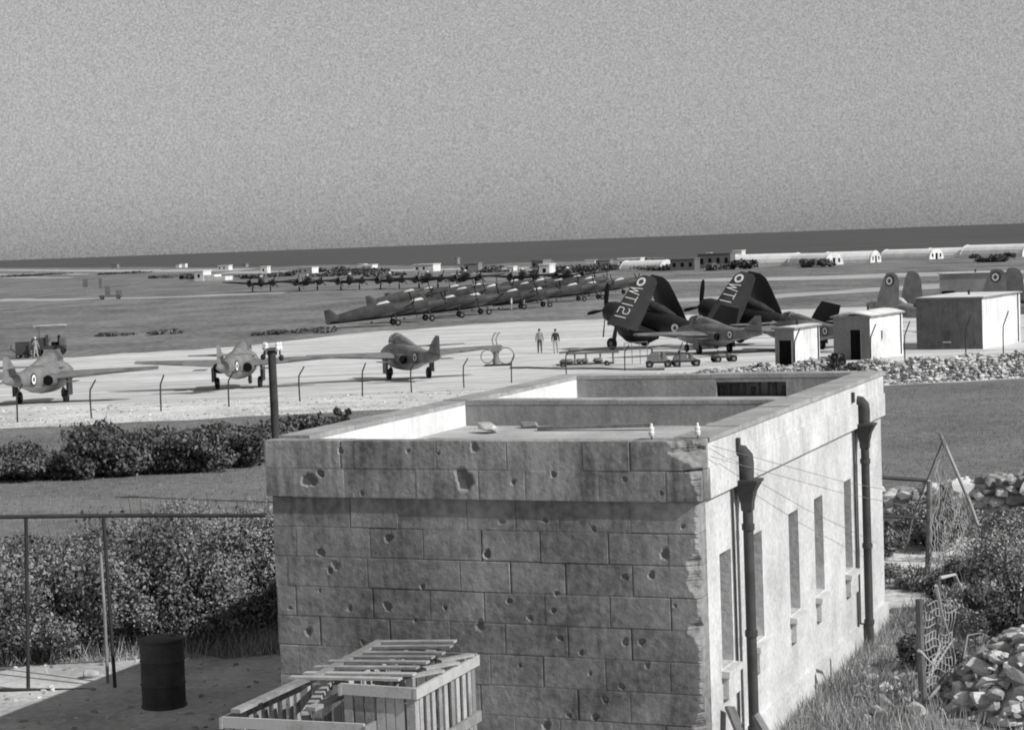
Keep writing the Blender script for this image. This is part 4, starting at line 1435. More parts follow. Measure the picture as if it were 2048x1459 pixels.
def skyraider(label, loc, heading, text):
    pt = R(11.5)
    t = thing('folded_wing_plane', label, 'aircraft', Vector(loc) + Vector((0, 0, 2.02)), heading, 'dark propeller planes with wings folded up', pt)
    nv = M['navy']
    prof = [(3.55, .02, .45, .45), (3.45, .02, .68, .68), (3.0, .02, .80, .80), (2.2, 0, .80, .82), (2.1, 0, .74, .78), (1.0, .02, .74, .92), (0, .05, .74, .98), (-1.2, .08, .7, .95), (-2.6, .1, .58, .82), (-4.2, .12, .42, .60), (-5.8, .14, .27, .42), (-7.2, .16, .14, .27), (-7.75, .18, .05, .12)]
    MB().loft([ell(x, z, ry, rz) for x, z, ry, rz in prof]).build('fuselage', nv, t, True)
    MB().disc((3.56, 0, .02), (1, 0, 0), .44, 20).build('cowl_mouth', M['dark'], t)
    MB().loft([ell(x, -1.05 + z, ry, rz, 16) for x, z, ry, rz in ((2.3, .1, .1, .1), (2.0, 0, .5, .45), (1.2, -.06, .78, .72), (.3, -.04, .80, .72), (-.6, .04, .6, .52), (-1.3, .15, .2, .2))]).build('belly_radome', nv, t, True)
    c_ = MB().loft([ell(x, z, ry, rz, 14) for x, z, ry, rz in ((1.25, .95, .1, .1), (1.0, 1.0, .38, .36), (.4, 1.05, .45, .52), (-.5, 1.05, .45, .5), (-1.6, 1.0, .38, .36), (-2.6, .9, .1, .1))]).build('canopy', M['glass'], t, True)
    fr = MB()
    for x in (.95, .3, -.4):
        fr.loft([ell(x + d, 1.05, .46, .525, 14) for d in (-.03, .03)])
    fr.build('canopy_frame', nv, c_)
    MB().loft(fin_rings(-5.4, -7.8, -6.3, -7.95, .35, 2.45, .26, .14, cut=.92)).build('tail_fin', nv, t, True)
    MB().loft(fin_rings(-3.3, -6.0, -5.6, -6.1, .5, 1.0, .14, .06)).build('dorsal_fin', nv, t, True)
    sn = MB().loft([ell(x, .02, r_, r_, 12) for x, r_ in ((3.4, .2), (3.75, .2), (3.95, .12), (4.02, .03))])
    pr = sn.build('propeller_hub', M['kit'], t, True)
    for k in range(4):
        a = R(4 + 90 * k)
        bl = MB()
        rings = []
        for q, w, tw in ((.15, .09, 1.0), (.6, .16, .7), (1.3, .19, .45), (1.9, .15, .3), (2.05, .05, .25)):
            c2 = Vector((3.72, 0, .02)) + Vector((0, math.sin(a), math.cos(a))) * q
            tang = Vector((0, math.cos(a), -math.sin(a)))
            e = tang * math.cos(tw) + Vector((1, 0, 0)) * math.sin(tw)
            nn = tang * -math.sin(tw) + Vector((1, 0, 0)) * math.cos(tw)
            rings.append([c2 + e * w, c2 + nn * .03, c2 - e * w, c2 - nn * .03])
        bl.loft(rings)
        bl.build('propeller_blade', M['dark'], pr)
    for s in (1, -1):
        MB().loft(wing_rings(1.2, -1.8, .95, -1.6, s * .55, s * 3.05, -.45, -.32, .46, .40, 2)).build('inner_wing', nv, t, True)
        # folded outer panel: hinge at y = 3.05, folding up and inwards
        hg = Vector((0, s * 3.05, -.25))
        ax = Vector((0, -s * 2.75, 3.75)).normalized()
        nr_ = Vector((0, s * 3.75, 2.75)).normalized()
        ln = 4.4
        pan = MB()
        rings = []
        for k, le, te, th in ((0, 1.05, -1.75, .34), (.35, .95, -1.6, .28), (.7, .8, -1.35, .2), (.92, .65, -1.15, .14), (1.0, .3, -.75, .06)):
            ch = le - te
            rings.append([hg + ax * ln * k + Vector((le - ch * a, 0, 0)) + nr_ * th * b for a, b in ((0, 0), (.08, .32), (.35, .4), (.7, .22), (1, .02), (.7, -.3), (.35, -.55), (.08, -.35))])
        pan.loft(rings)
        po = pan.build('folded_wing', M['navy2'], t, True)
        for q in (.9, -.9):
            MB().tube(hg + Vector((q, 0, -.1)), hg + Vector((q, 0, 0)) + ax * .25, .07, n=6).build('hinge', M['kit'], po)
        off = .14
        cc = hg + ax * ln * .86 + Vector((.12, 0, 0)) + nr_ * (.065 + .012)
        rm = MB()
        rm.disc(cc, nr_, .36, 22, 0); rm.disc(cc + nr_ * .008, nr_, .2, 22, 1)
        rm.build('roundel', [M['white'], M['red']], po)
        if s > 0:
            # underside faces outwards; the letters read from tip to hinge with their tops aft
            slope = (.14 - .065) / (ln * .7)
            letters(po, text, hg + ax * ln * .74 + Vector((.62, 0, 0)) + nr_ * .088, -ax + nr_ * .022, (-1, 0, 0), nr_, .95, .46, .2, .065)
        MB().tube((1.1, s * 1.9, -.5), (1.25, s * 1.9, -1.75), .085, n=8).build('gear_leg', M['kit'], t)
        wheel(t, (1.25, s * 1.9, -1.83), .42, .26)
        MB().box(.75, 1.0, s * 2.12 - .02, s * 2.12 + .02, -1.5, -.55).build('gear_door', nv, t)
        roundel(t, (-3.1, s * .535, .12), (-.1, s, .0), .40)
        MB().loft(wing_rings(-5.6, -7.1, -6.0, -6.95, s * .1, s * 2.2, .42, .46, .16, .08, 2)).build('tailplane', nv, t, True)
    MB().tube((-6.2, 0, -.1), (-6.4, 0, -.5), .05, n=6).build('gear_leg', M['kit'], t)
    wheel(t, (-6.45, 0, -.55), .17, .12, name='tail_wheel')
    return t


k1 = ground(1292, 697)
skyraider('dark plane with wings folded up and WT121 in white under its near wing', k1, math.pi - R(42), 'WT121')
k2 = ground(1486, 691)
skyraider('dark plane with wings folded up beside the huts, white WT letters showing', k2, math.pi - R(42), 'WT1')


def prop_plane(folded, m, name, label, group):
    pt = R(10)
    t = thing(name, label, 'aircraft', (0, 0, 0), 0, group, pt)
    prof = [(3.4, 0, .3, .3), (3.2, 0, .5, .55), (2.2, 0, .58, .68), (.5, .02, .6, .78), (-1.2, .05, .55, .72), (-3.2, .1, .4, .5), (-5.4, .15, .2, .28), (-6.8, .2, .06, .12)]
    MB().loft([ell(x, z, ry, rz, 14) for x, z, ry, rz in prof]).build('fuselage', m, t, True)
    MB().loft([ell(x, z, ry, rz, 10) for x, z, ry, rz in ((1.1, .72, .08, .08), (.7, .82, .32, .36), (-.3, .82, .34, .36), (-.9, .74, .1, .1))]).build('canopy', M['glint'], t, True)
    MB().loft([ell(x, z, ry, rz, 10) for x, z, ry, rz in ((-1.7, .6, .08, .08), (-2.1, .64, .28, .3), (-2.8, .58, .26, .24), (-3.2, .5, .06, .06))]).build('rear_canopy', M['glass'], t, True)
    MB().loft(fin_rings(-5.0, -6.9, -5.9, -6.8, .25, 1.75, .2, .1, cut=.7)).build('tail_fin', m, t, True)
    hb = MB().loft([ell(x, 0, r_, r_, 10) for x, r_ in ((3.35, .26), (3.7, .2), (3.95, .04))]).build('spinner' if folded != 0 else 'nose_cone', m, t, True)
    for k in range(4 if folded else 0):
        a = R(25 + 90 * k)
        MB().plank((3.6, .2 * math.sin(a), .2 * math.cos(a)), (3.6, 1.7 * math.sin(a), 1.7 * math.cos(a)), .16, .04, (1, .4 * math.cos(a), -.4 * math.sin(a))).build('propeller_blade', M['dark'], hb)
    for s in (1, -1):
        MB().loft(wing_rings(-5.1, -6.3, -5.5, -6.2, s * .1, s * 2.2, .3, .34, .14, .08, 2)).build('tailplane', m, t, True)
        MB().tube((.9, s * 1.6, -.4), (1.1, s * 1.6, -1.45), .08, n=6).build('gear_leg', M['steel'], t)
        wheel(t, (1.1, s * 1.6, -1.52), .38, .22)
        if folded:
            MB().loft(wing_rings(1.4, -1.4, 1.3, -1.35, s * .5, s * 2.0, -.4, -.3, .4, .38, 2)).build('inner_wing', m, t, True)
            rings = []
            for k, hh, th in ((1.0, .62, .3), (-1.0, .66, .28), (-3.4, .52, .2), (-5.2, .36, .12), (-5.6, .18, .06)):
                cz_ = .35 + (k - 1) * -.02
                rings.append([(k, s * (1.75 + .03 * k) + th * b, cz_ + hh * a) for a, b in ((-1, 0), (-.6, .45), (.3, .4), (1, 0), (.3, -.4), (-.6, -.45))])
            po = MB().loft(rings).build('folded_wing', m, t, True)
        elif folded is False:
            MB().loft(wing_rings(1.4, -1.4, .7, -.6, s * .5, s * 6.9, -.35, .25, .42, .14, 4)).build('wing', m, t, True)
            nc = MB().loft([ell(x, -.35 + z, r_, r_, 12, s * 2.1) for x, z, r_ in ((2.6, 0, .35), (2.5, 0, .52), (1.6, 0, .56), (0, 0, .46), (-1.8, .05, .15))]).build('engine_nacelle', m, t, True)
            MB().disc((2.61, s * 2.1, -.35), (1, 0, 0), .34, 14).build('nacelle_mouth', M['dark'], nc)
            for k in range(3):
                a = R(20 + 120 * k)
                MB().plank((2.75, s * 2.1, -.35), (2.75, s * 2.1 + 1.3 * math.sin(a), -.35 + 1.3 * math.cos(a)), .14, .04, (1, .4 * math.cos(a), -.4 * math.sin(a))).build('propeller_blade', M['dark'], nc)
        roundel(t, (-3.4, s * .40, .12), (-.1, s, 0), .34)
    wheel(t, (-6.0, 0, -.36), .15, .1, name='tail_wheel')
    return t


folded = prop_plane(True, M['olive'], 'stored_plane', 'nearest of the folded planes on the grass, its tail to the left', 'row of folded propeller planes on the grass')
ordn = ['first', 'second', 'third', 'fourth', 'fifth', 'sixth', 'seventh', 'eighth', 'ninth', 'tenth', 'eleventh']
spots = [(768, 652), (836, 643), (900, 636), (950, 630), (1026, 619), (1075, 615), (1146, 603), (1184, 599), (1240, 589)]
for i, (x, y) in enumerate(spots):
    o = folded if i == 0 else copy_tree(folded)
    g = ground(x, y)
    o.location = g + Vector((0, 0, 1.55)); o.scale = (.92, .92, .92)
    o.rotation_euler = (0, -R(11), R(14 + 7 * math.sin(i * 2.6)))
    for ch in o.children:
        if ch.name.startswith('spinner'): ch.rotation_euler.x = i * 1.13
    if i:
        o['label'] = '%s folded plane from the left in the row on the grass' % ordn[i]
tag(folded, 'nearest of the folded planes on the grass, its tail fin furthest left')
spots2 = [(790, 618), (828, 612), (880, 606), (925, 603), (1000, 592), (1052, 590), (1125, 581)]
for i, (x, y) in enumerate(spots2):
    o = copy_tree(folded)
    g = ground(x + 30, y)
    o.location = g + Vector((0, 0, 1.68))
    o.rotation_euler = (0, -R(11), R(12 + 9 * math.cos(i * 2.7)))
    for ch in o.children:
        if ch.name.startswith('spinner'): ch.rotation_euler.x = i * .77
    o['label'] = '%s folded plane from the left in the rear line of the grass row' % ordn[i]
    o['group'] = 'rear line of folded propeller planes'
spots3 = [(905, 614), (965, 606), (1030, 601), (1098, 592), (1160, 586)]
for i, (x, y) in enumerate(spots3):
    o = copy_tree(folded)
    o.location = ground(x + 20, y) + Vector((0, 0, 1.68))
    o.rotation_euler = (0, -R(11), R(10 + 12 * math.sin(i * 1.9)))
    for ch in o.children:
        if ch.name.startswith('spinner'): ch.rotation_euler.x = i * .9 + .4
    o['label'] = '%s folded plane from the left in the middle line of the grass row' % ordn[i]
    o['group'] = 'middle line of folded propeller planes'
spread = prop_plane(False, M['navy2'], 'distant_plane', 'leftmost dark plane in the far line with wings spread', 'far line of dark planes with wings spread')
xs_ = [523, 615, 700, 780, 855, 930, 1045, 1135]
for i, x in enumerate(xs_):
    o = spread if i == 0 else copy_tree(spread)
    g = ground(x, 583.5 - (x - 520) * .022)
    o.location = g + Vector((0, 0, 1.72 * 1.3)); o.scale = (1.3, 1.3, 1.3)
    o.rotation_euler = (0, -R(9), -E90 + R(8 + 5 * math.sin(i * 1.7)))
    for ch in o.children:
        if ch.name.startswith('spinner'): ch.rotation_euler.x = i * .6
    if i:
        o['label'] = '%s dark spread-wing plane from the left in the far line' % ordn[i]

# two grey planes with upright wings behind the huts
def upright(label, loc, heading):
    t = prop_plane(None, M['tails'], 'upright_wing_plane', label, 'grey planes with upright wings behind the huts')
    for ch in list(t.children):
        if ch.name.startswith('wing'):
            bpy.data.objects.remove(ch)
    for s in (1, -1):
        MB().loft(wing_rings(1.4, -1.4, 1.3, -1.35, s * .5, s * 1.9, -.4, -.3, .4, .38, 2)).build('inner_wing', M['tails'], t, True)
        rings = []
        for k, le, te, th in ((-.3, 1.35, -1.5, .34), (1.4, 1.15, -1.35, .28), (2.9, .85, -1.1, .18), (3.5, .55, -.75, .1), (3.65, .1, -.3, .05)):
            ch_ = le - te
            rings.append([(le - ch_ * a, s * (1.9 - .08 * (k + .3)) + th * b, k) for a, b in ((0, 0), (.1, .4), (.5, .4), (1, 0), (.5, -.4), (.1, -.4))])
        po = MB().loft(rings).build('upright_wing', M['tails'], t, True)
        roundel(po, (-.05, s * 1.72 + s * .09, 2.85), (0, s, 0.06), .52)
    t.location = Vector(loc) + Vector((0, 0, 1.7))
    t.rotation_euler = (0, -R(8), heading)
    t.scale = (.82, .82, .82)
    return t


upright('grey plane with two upright folded wings behind the round-roofed hut', ground(1798, 662), math.pi - R(50))
upright('grey plane with upright folded wing at the right above the big hut', ground(2003, 655), math.pi - R(42))


# ------------------------------------------------------------------ huts beside the apron
def hut(label, loc, ang, W_, D_, h0, curved, wall, side, door=None, window=None, roofm='white2'):
    """front face looks along -Y (gable, shaded), long side faces +X"""
    t = thing('hut', label, 'hut', loc, ang, 'small huts beside the apron')
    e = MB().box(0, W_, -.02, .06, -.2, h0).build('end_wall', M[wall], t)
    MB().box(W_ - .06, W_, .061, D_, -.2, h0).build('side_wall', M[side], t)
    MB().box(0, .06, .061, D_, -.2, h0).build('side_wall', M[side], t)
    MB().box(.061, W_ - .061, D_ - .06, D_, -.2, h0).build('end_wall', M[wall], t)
    r_ = MB()
    n = 10
    rings = []
    for y in (-.12, D_ + .12):
        top = [(-.1 + (W_ + .2) * k / n, y, h0 + .05 + curved * math.sin(math.pi * k / n)) for k in range(n + 1)]
        bot = [(W_ + .1 - (W_ + .2) * k / n, y, h0 + .002 + max(0, curved - .05) * math.sin(math.pi * k / n)) for k in range(n + 1)]
        rings.append(top + bot)
    r_.loft(rings)
    r_.build('roof', M[roofm], t)
    MB().box(-.14, W_ + .14, -.16, -.121, h0 - .04, h0 + .06).build('fascia', M['greyw'], t)
    MB().box(W_ + .101, W_ + .14, -.12, D_ + .12, h0 - .04, h0 + .045).build('fascia', M['greyw'], t)
    MB().tube((W_ + .05, D_ * .92, 0), (W_ + .05, D_ * .92, h0), .035, n=8).build('rain_pipe', M['steel'], t)
    MB().tube((W_ * .5, D_ * .5, h0), (W_ * .5, D_ * .5, h0 + curved + .35), .08, n=8).build('flue', M['steel'], t)
    for q in range(3):
        MB().box(W_ + .0005, W_ + .012, D_ * (.1 + .28 * q), D_ * (.1 + .28 * q) + .03, -.2, h0 - .05).build('batten', M[side], t)
    if door:
        x0, x1, h = door
        d_ = MB().box(x0, x1, -.035, -.022, -.2, h).build('door', M['dark'], t)  # black sheet paints the shade of the open doorway
        MB().box(x0 - .05, x0, -.045, -.0215, -.2, h + .05).build('door_frame', M['greyw'], d_)
        MB().box(x1, x1 + .05, -.045, -.0215, -.2, h + .05).build('door_frame', M['greyw'], d_)
        MB().plank((x1 + .03, -.06, h * .5 - .1), (x1 + .22, -.55, h * .5 - .1), .03, h + .1, (0, 0, 1)).build('door_leaf', M['woodd'], d_)
    if window:
        face, a, b, z0, z1 = window
        if face == 'front':
            w = MB().box(a, b, -.035, -.022, z0, z1).build('window', M['windowg'], t)
            MB().box(a - .04, b + .04, -.06, -.0215, z0 - .06, z0).build('sill', M['white2'], w)
        else:
            w = MB().box(W_ + .001, W_ + .015, a, b, z0, z1).build('window', M['windowg'], t)
            MB().box(W_, W_ + .06, a - .04, b + .04, z0 - .06, z0 - .001).build('sill', M['white2'], w)
    return t


hang = R(-52)
def hut_at(pxl, pxm, pyb, yd, *a, ang=None, **k):
    """left front corner and the front/side corner seen at pixels pxl, pxm"""
    A = at_y(pxl, pyb, yd); A.z = gz(yd) - .02
    return A


def place_hut(label, xl, xm, xr, yb, yt, yd, ang, curved, wall, side, **kw):
    s = FPX / yd
    A = at_y(xl, yb, yd)
    z0 = gz(yd) + .02
    top = at_y(xl, yt, yd).z
    W_ = (xm - xl) / s / math.cos(ang)
    D_ = (xr - xm) / s / max(.15, math.sin(-ang))
    h = top - z0
    return hut(label, (A.x, A.y, z0), ang, W_, D_, h, curved, wall, side, **kw)


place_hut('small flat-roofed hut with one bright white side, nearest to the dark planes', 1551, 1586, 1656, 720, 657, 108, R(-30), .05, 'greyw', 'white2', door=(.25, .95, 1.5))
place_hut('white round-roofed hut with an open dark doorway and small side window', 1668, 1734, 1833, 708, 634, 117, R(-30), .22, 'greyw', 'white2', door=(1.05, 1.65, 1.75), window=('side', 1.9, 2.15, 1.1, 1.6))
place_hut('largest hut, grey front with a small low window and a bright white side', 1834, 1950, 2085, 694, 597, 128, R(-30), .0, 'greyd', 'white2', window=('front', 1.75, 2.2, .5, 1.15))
place_hut('grey shed with a dark doorway far behind the largest hut', 1880, 2005, 2030, 612, 548, 190, R(-20), .0, 'greyw', 'white2', door=(.2, 1.4, 2.2))


# ------------------------------------------------------------------ people
def skin_body(verts, edges, radii, mats, matfn, name, parent):
    me = bpy.data.meshes.new(name)
    me.from_pydata(verts, edges, [])
    o = bpy.data.objects.new(name, me)
    COL.objects.link(o)
    sk = o.modifiers.new('skin', 'SKIN')
    sk.use_smooth_shade = True
    for i, r_ in enumerate(radii):
        me.skin_vertices[0].data[i].radius = (r_, r_)
    me.skin_vertices[0].data[0].use_root = True
    sb = o.modifiers.new('sub', 'SUBSURF'); sb.levels = 2; sb.render_levels = 2
    bpy.context.view_layer.update()
    dg_ = bpy.context.evaluated_depsgraph_get()
    nm = bpy.data.meshes.new_from_object(o.evaluated_get(dg_))
    bpy.data.objects.remove(o)
    nm.name = name
    nm.materials.clear()
    for m_ in mats:
        nm.materials.append(m_)
    for p in nm.polygons:
        p.material_index = matfn(p.center)
        p.use_smooth = True
    ob = bpy.data.objects.new(name, nm)
    COL.objects.link(ob)
    ob.parent = parent
    return ob


def person(label, loc, heading, shirt, trousers, stride=.18, arm=.12, hat=None, reach=None):
    t = thing('person', label, 'person', loc, heading)
    s = stride
    hl_, hr_ = Vector((arm, .25, .86)), Vector((-arm, -.25, .86))
    if reach:
        hl_ = Vector(reach)
    V = [(0, 0, .96), (0, 0, 1.14), (.01, 0, 1.34), (.0, 0, 1.47), (.01, 0, 1.56), (.02, 0, 1.66),
         (0, .17, 1.40), (.0 + (hl_.x) * .4 - .03, .24, 1.14), tuple(hl_),
         (0, -.17, 1.40), (hr_.x * .4 - .03, -.24, 1.14), tuple(hr_),
         (0, .09, .90), (s * .55, .10, .50), (s * .8, .10, .10), (s * .8 + .14, .11, .04),
         (0, -.09, .90), (-s * .35, -.10, .50), (-s * 1.0, -.10, .10), (-s * 1.0 + .14, -.11, .04)]
    E_ = [(0, 1), (1, 2), (2, 3), (3, 4), (4, 5), (2, 6), (6, 7), (7, 8), (2, 9), (9, 10), (10, 11), (0, 12), (12, 13), (13, 14), (14, 15), (0, 16), (16, 17), (17, 18), (18, 19)]
    Rr = [.14, .135, .15, .065, .09, .085, .075, .052, .038, .075, .052, .038, .105, .068, .05, .04, .105, .068, .05, .04]
    def mf(c):
        if c.z > 1.46: return 2
        if c.z < .09: return 3
        if c.z < .95 and abs(c.y) < .2: return 1
        if c.z < .92: return 2
        return 0
    b = skin_body(V, E_, Rr, [M[shirt], M[trousers], M['skin'], M['dark']], mf, 'body', t)
    MB().ellipsoid((.0, 0, 1.685), (.105, .09, .075), 12, 6).build('hair', M['hair'] if not hat else M[hat], t, True)
    MB().ellipsoid((.108, 0, 1.63), (.02, .014, .02), 8, 5).build('nose', M['skin'], t)
    for y in (-.085, .085):
        MB().ellipsoid((.01, y, 1.63), (.022, .012, .03), 8, 5).build('ear', M['skin'], t)
    for y in (-.035, .035):
        MB().ellipsoid((.098, y, 1.655), (.01, .012, .008), 6, 4).build('eye', M['dark'], t)
    for sgn, h_ in ((1, hl_), (-1, hr_)):
        hm = MB()
        for q, (l_, dx) in enumerate(((.075, .03), (.085, .012), (.08, -.008), (.065, -.026))):
            hm.path([h_ + Vector((dx, 0, -.03)), h_ + Vector((dx + .006, 0, -.03 - l_ * .6)), h_ + Vector((dx + .018, -sgn * .01, -.03 - l_))], [.010, .009, .007], 5)
        hm.path([h_ + Vector((.03, 0, .0)), h_ + Vector((.052, -sgn * .01, -.03)), h_ + Vector((.058, -sgn * .012, -.06))], [.012, .010, .008], 5)
        hm.build('fingers', M['skin'], t)
    return t


person('man in a pale shirt and dark trousers walking away on the apron', ground(1080, 706), E90 + .1, 'shirt', 'trous')
person('man in a dark jacket and pale trousers walking beside the other on the apron', ground(1112, 707), E90 - .1, 'shirtd', 'trousl', stride=-.16, arm=-.1)
person('small distant white-clad figure standing left of another beside the folded planes', ground(1023, 620), 0.4, 'shirtw', 'trousl', .08)
person('small distant white-clad figure standing nearest the dark folded-wing plane', ground(1047, 617), 1.0, 'shirtw', 'trousl', .06)

# ------------------------------------------------------------------ tractor and trolley on the left
tg = ground(100, 711)
tr = thing('canopy_tractor', 'dark airfield tractor with a flat sun canopy at the left', 'tractor', tg, R(4))
MB().box(-1.5, 1.35, -.5, .5, .55, .85).build('chassis', M['navy2'], tr)
bn = MB().loft([[(x, -.4, .85), (x, .4, .85), (x, .36, h_), (x, -.36, h_)] for x, h_ in ((-1.5, 1.35), (-1.4, 1.5), (-.3, 1.55), (-.2, 1.5))]).build('bonnet', M['navy2'], tr)
MB().box(.2, .8, -.3, .3, .86, 1.15).build('seat', M['dark'], tr)
MB().box(-.25, -.15, -.5, .5, .86, 1.75).build('dashboard', M['navy2'], tr)
MB().box(.9, 1.35, -.52, .52, .86, 1.5).build('tool_box', M['jetd'], tr)
MB().box(.75, .88, -.32, .32, 1.1, 1.7).build('seat_back', M['dark'], tr)
MB().path([(-.1, 0, 1.2), (.1, 0, 1.5)], .03, 6).build('steering_column', M['steel'], tr)
for x in (-.9, 1.25):
    for y in (-.5, .5):
        MB().tube((x, y, .8), (x, y, 2.55), .025, n=6).build('canopy_post', M['jet'], tr)
MB().loft([[(x, -.75, z), (x, .75, z), (x, .72, z + .06), (x, -.72, z + .06)] for x, z in ((-1.2, 2.5), (-.8, 2.56), (.9, 2.58), (1.5, 2.53))]).build('canopy', M['woodp'], tr)
for x, r_ in ((-1.0, .36), (.85, .46)):
    for y in (-.62, .62):
        wheel(tr, (x, y, r_), r_, .28)
tg2 = ground(47, 716)
tk = thing('box_trolley', 'dark box trolley standing behind the tractor at the left edge', 'trolley', tg2, R(4))
MB().loft([[(x, -.5, .3), (x, .5, .3), (x, .5, 1.3 + q), (x, -.5, 1.3 + q)] for x, q in ((-.55, -.05), (-.5, 0), (.5, .02), (.55, -.03))]).build('body', M['navy2'], tk)
MB().box(-.6, .6, -.54, .54, 1.34, 1.4).build('lid', M['jetd'], tk)
MB().path([(-.55, 0, .4), (-1.0, 0, .8), (-.95, 0, 1.15)], .035, 6).build('tow_handle', M['steel'], tk)
for x in (-.35, .35):
    for y in (-.52, .52):
        wheel(tk, (x, y, .2), .2, .14)
person('man in white bending over between the tractor and the box trolley', ground(72, 716), R(160), 'shirt', 'trousl', .15, .2, 'white', (.4, .2, 1.05))

# ------------------------------------------------------------------ ground equipment on the apron
sg = ground(993, 732)
st = thing('hooped_stand', 'wheeled servicing stand with round hoops and two hooked uprights beyond the jet', 'stand', sg, 0)
MB().box(-.75, .95, -.4, .4, .04, .12).build('base', M['steel'], st)
MB().path([(0, 0, .12), (0, 0, .75), (.02, 0, 1.35)], [.24, .16, .2], 10).build('column', M['kit'], st, True)
MB().box(-.35, .35, -.18, .18, .95, 1.25).build('gearbox', M['kit'], st)
for x, r_ in ((-.55, .42), (.62, .52)):
    pts = [(x + r_ * math.cos(a), -.05 * math.cos(a), .64 + r_ * math.sin(a)) for a in np.linspace(0, 2 * math.pi, 21)]
    MB().path(pts, .035, 6).build('hoop', M['kit'], st, True)
for x in (-.12, .12):
    MB().path([(x, 0, 1.2), (x - .1, 0, 1.7), (x + .05, 0, 2.05), (x + .12, 0, 2.12), (x + .2, 0, 2.06)], .035, 6).build('upright', M['jet'], st, True)

rg = ground(1182, 729)
rk = thing('trestle_rack', 'long low trestle rack standing on the apron before the dark planes', 'rack', rg, R(3))
MB().box(-1.55, 1.75, -.3, .3, .68, .80).build('top', M['jetd'], rk)
for x in (-1.0, -.3, .6, 1.4):
    for y in (-.22, .22):
        MB().box(x - .035, x + .035, y - .035, y + .035, 0, .679).build('leg', M['kit'], rk)
bg_ = ground(1165, 733)
bt = thing('stores_trolley', 'flat stores trolley loaded with dark cylinders under the trestle rack', 'trolley', bg_, R(2))
MB().box(-1.6, 1.9, -.35, .35, .12, .2).build('deck', M['steel'], bt)
for x in (-1.2, 1.5):
    for y in (-.36, .36):
        wheel(bt, (x, y, .15), .15, .1)
for i, (x, l_) in enumerate(((-.95, .9), (-.2, .35), (.15, .4), (.95, .6))):
    MB().path([(x - l_ / 2, .0, .33), (x - l_ * .3, 0, .36), (x + l_ * .3, 0, .36), (x + l_ / 2, 0, .33)], [.05, .15, .15, .06], 10).build('cylinder_load', M['jetd'], bt, True)
cg = ground(1272, 728)
sc_ = thing('access_steps', 'light tubular access steps in front of the first dark plane', 'steps', cg, R(5))
for x in (-.7, -.25, .25, .7):
    MB().tube((x, -.2, 0), (x, -.15, 1.35), .022, n=6).build('leg', M['kit'], sc_)
for z in (.45, .9):
    MB().box(-.75, .75, -.3, .1, z, z + .05).build('tread', M['jetd'], sc_)
MB().tube((-.75, -.16, 1.33), (.75, -.16, 1.36), .025, n=6).build('handrail', M['kit'], sc_)
for i, (x, y, w, h, lb) in enumerate(((1318, 735, .75, .85, 'bulky dark generator cart below the grey jet wing'), (1372, 733, .8, .7, 'second service cart with a dark engine block, right of the first'), (1448, 724, .7, .5, 'low dark cart under the grey jet with the roundel'))):
    q = thing('generator_cart', lb, 'cart', ground(x, y), R(8 * i - 6), 'service carts by the jets')
    MB().box(-w, w, -.4, .4, .28, .38).build('deck', M['steel'], q)
    MB().loft([[(xx, -.34, .38), (xx, .34, .38), (xx, .3, hh), (xx, -.3, hh)] for xx, hh in ((-w * .9, h * .8), (-w * .6, h), (0, h * 1.05), (w * .1, h * .7), (w * .6, h * .75), (w * .7, h * .6))]).build('engine_cover', M['kit'] if i != 1 else M['jetd'], q)
    MB().tube((-w * .5, 0, h), (-w * .5, 0, h + .25), .05, n=8).build('exhaust_stack', M['steel'], q)
    MB().tube((w * .3, -.2, .38), (w * .35, -.2, h * 1.1), .14, n=8).build('filter', M['jetd'], q)
    for xx in (-w * .7, w * .7):
        for y_ in (-.42, .42):
            wheel(q, (xx, y_, .22), .22, .14)
a, b = ground(1020, 737), ground(1330, 741)
pts = [a + (b - a) * k / 8 + Vector((0, .5 * math.sin(k * 1.7), .06)) for k in range(9)]
tag(MB().path(pts, .05, 6).build('supply_hose', M['steel'], None, True), 'dark hose lying along the apron below the trestle rack', 'hose')
a = at_y(1118, 690, k1.y - 4); b = at_y(1230, 684, k1.y - 3)
a.z, b.z = gz(a.y) + .12, gz(b.y) + .35
tag(MB().path([a, b], .06, 6).build('tow_bar', M['steel'], None, True), 'long dark tow bar lying left of the first dark plane', 'tow bar')


# ------------------------------------------------------------------ distant buildings
def nissen(label, px0, px1, pyb, r_, ang, m='nissen', ends='white2', yd=None):
    g = ground((px0 + px1) / 2, pyb) if yd is None else at_y((px0 + px1) / 2, pyb, yd)
    s = FPX / g.y
    ln = (px1 - px0) / s / max(.2, abs(math.cos(ang)))
    t = thing('curved_roof_hut', label, 'hut', g, ang, 'white curved huts in the distance')
    n = 10
    rings = [[(x, r_ * math.cos(math.pi * k / n), r_ * .95 * math.sin(math.pi * k / n) + .0) for k in range(n + 1)] for x in (-ln / 2, ln / 2)]
    MB().loft(rings).build('shell', M[m], t)
    for sx_ in (-1, 1):
        e = MB().loft([[(sx_ * (ln / 2 + q), (r_ + .12) * math.cos(math.pi * k / n), (r_ * .95 + .12) * math.sin(math.pi * k / n)) for k in range(n + 1)] for q in (0.01, .25)]).build('end_wall', M[ends], t)
        xx = sx_ * (ln / 2 + .27)
        d_ = MB().box(min(xx, xx + .04 * sx_), max(xx, xx + .04 * sx_), -.5, .5, 0, r_ * .55).build('door', M['dark'], e)
        for y in (-r_ * .55, r_ * .55):
            MB().box(min(xx, xx + .04 * sx_), max(xx, xx + .04 * sx_), y - .35, y + .35, r_ * .2, r_ * .5).build('window', M['dark'], e)
    return t


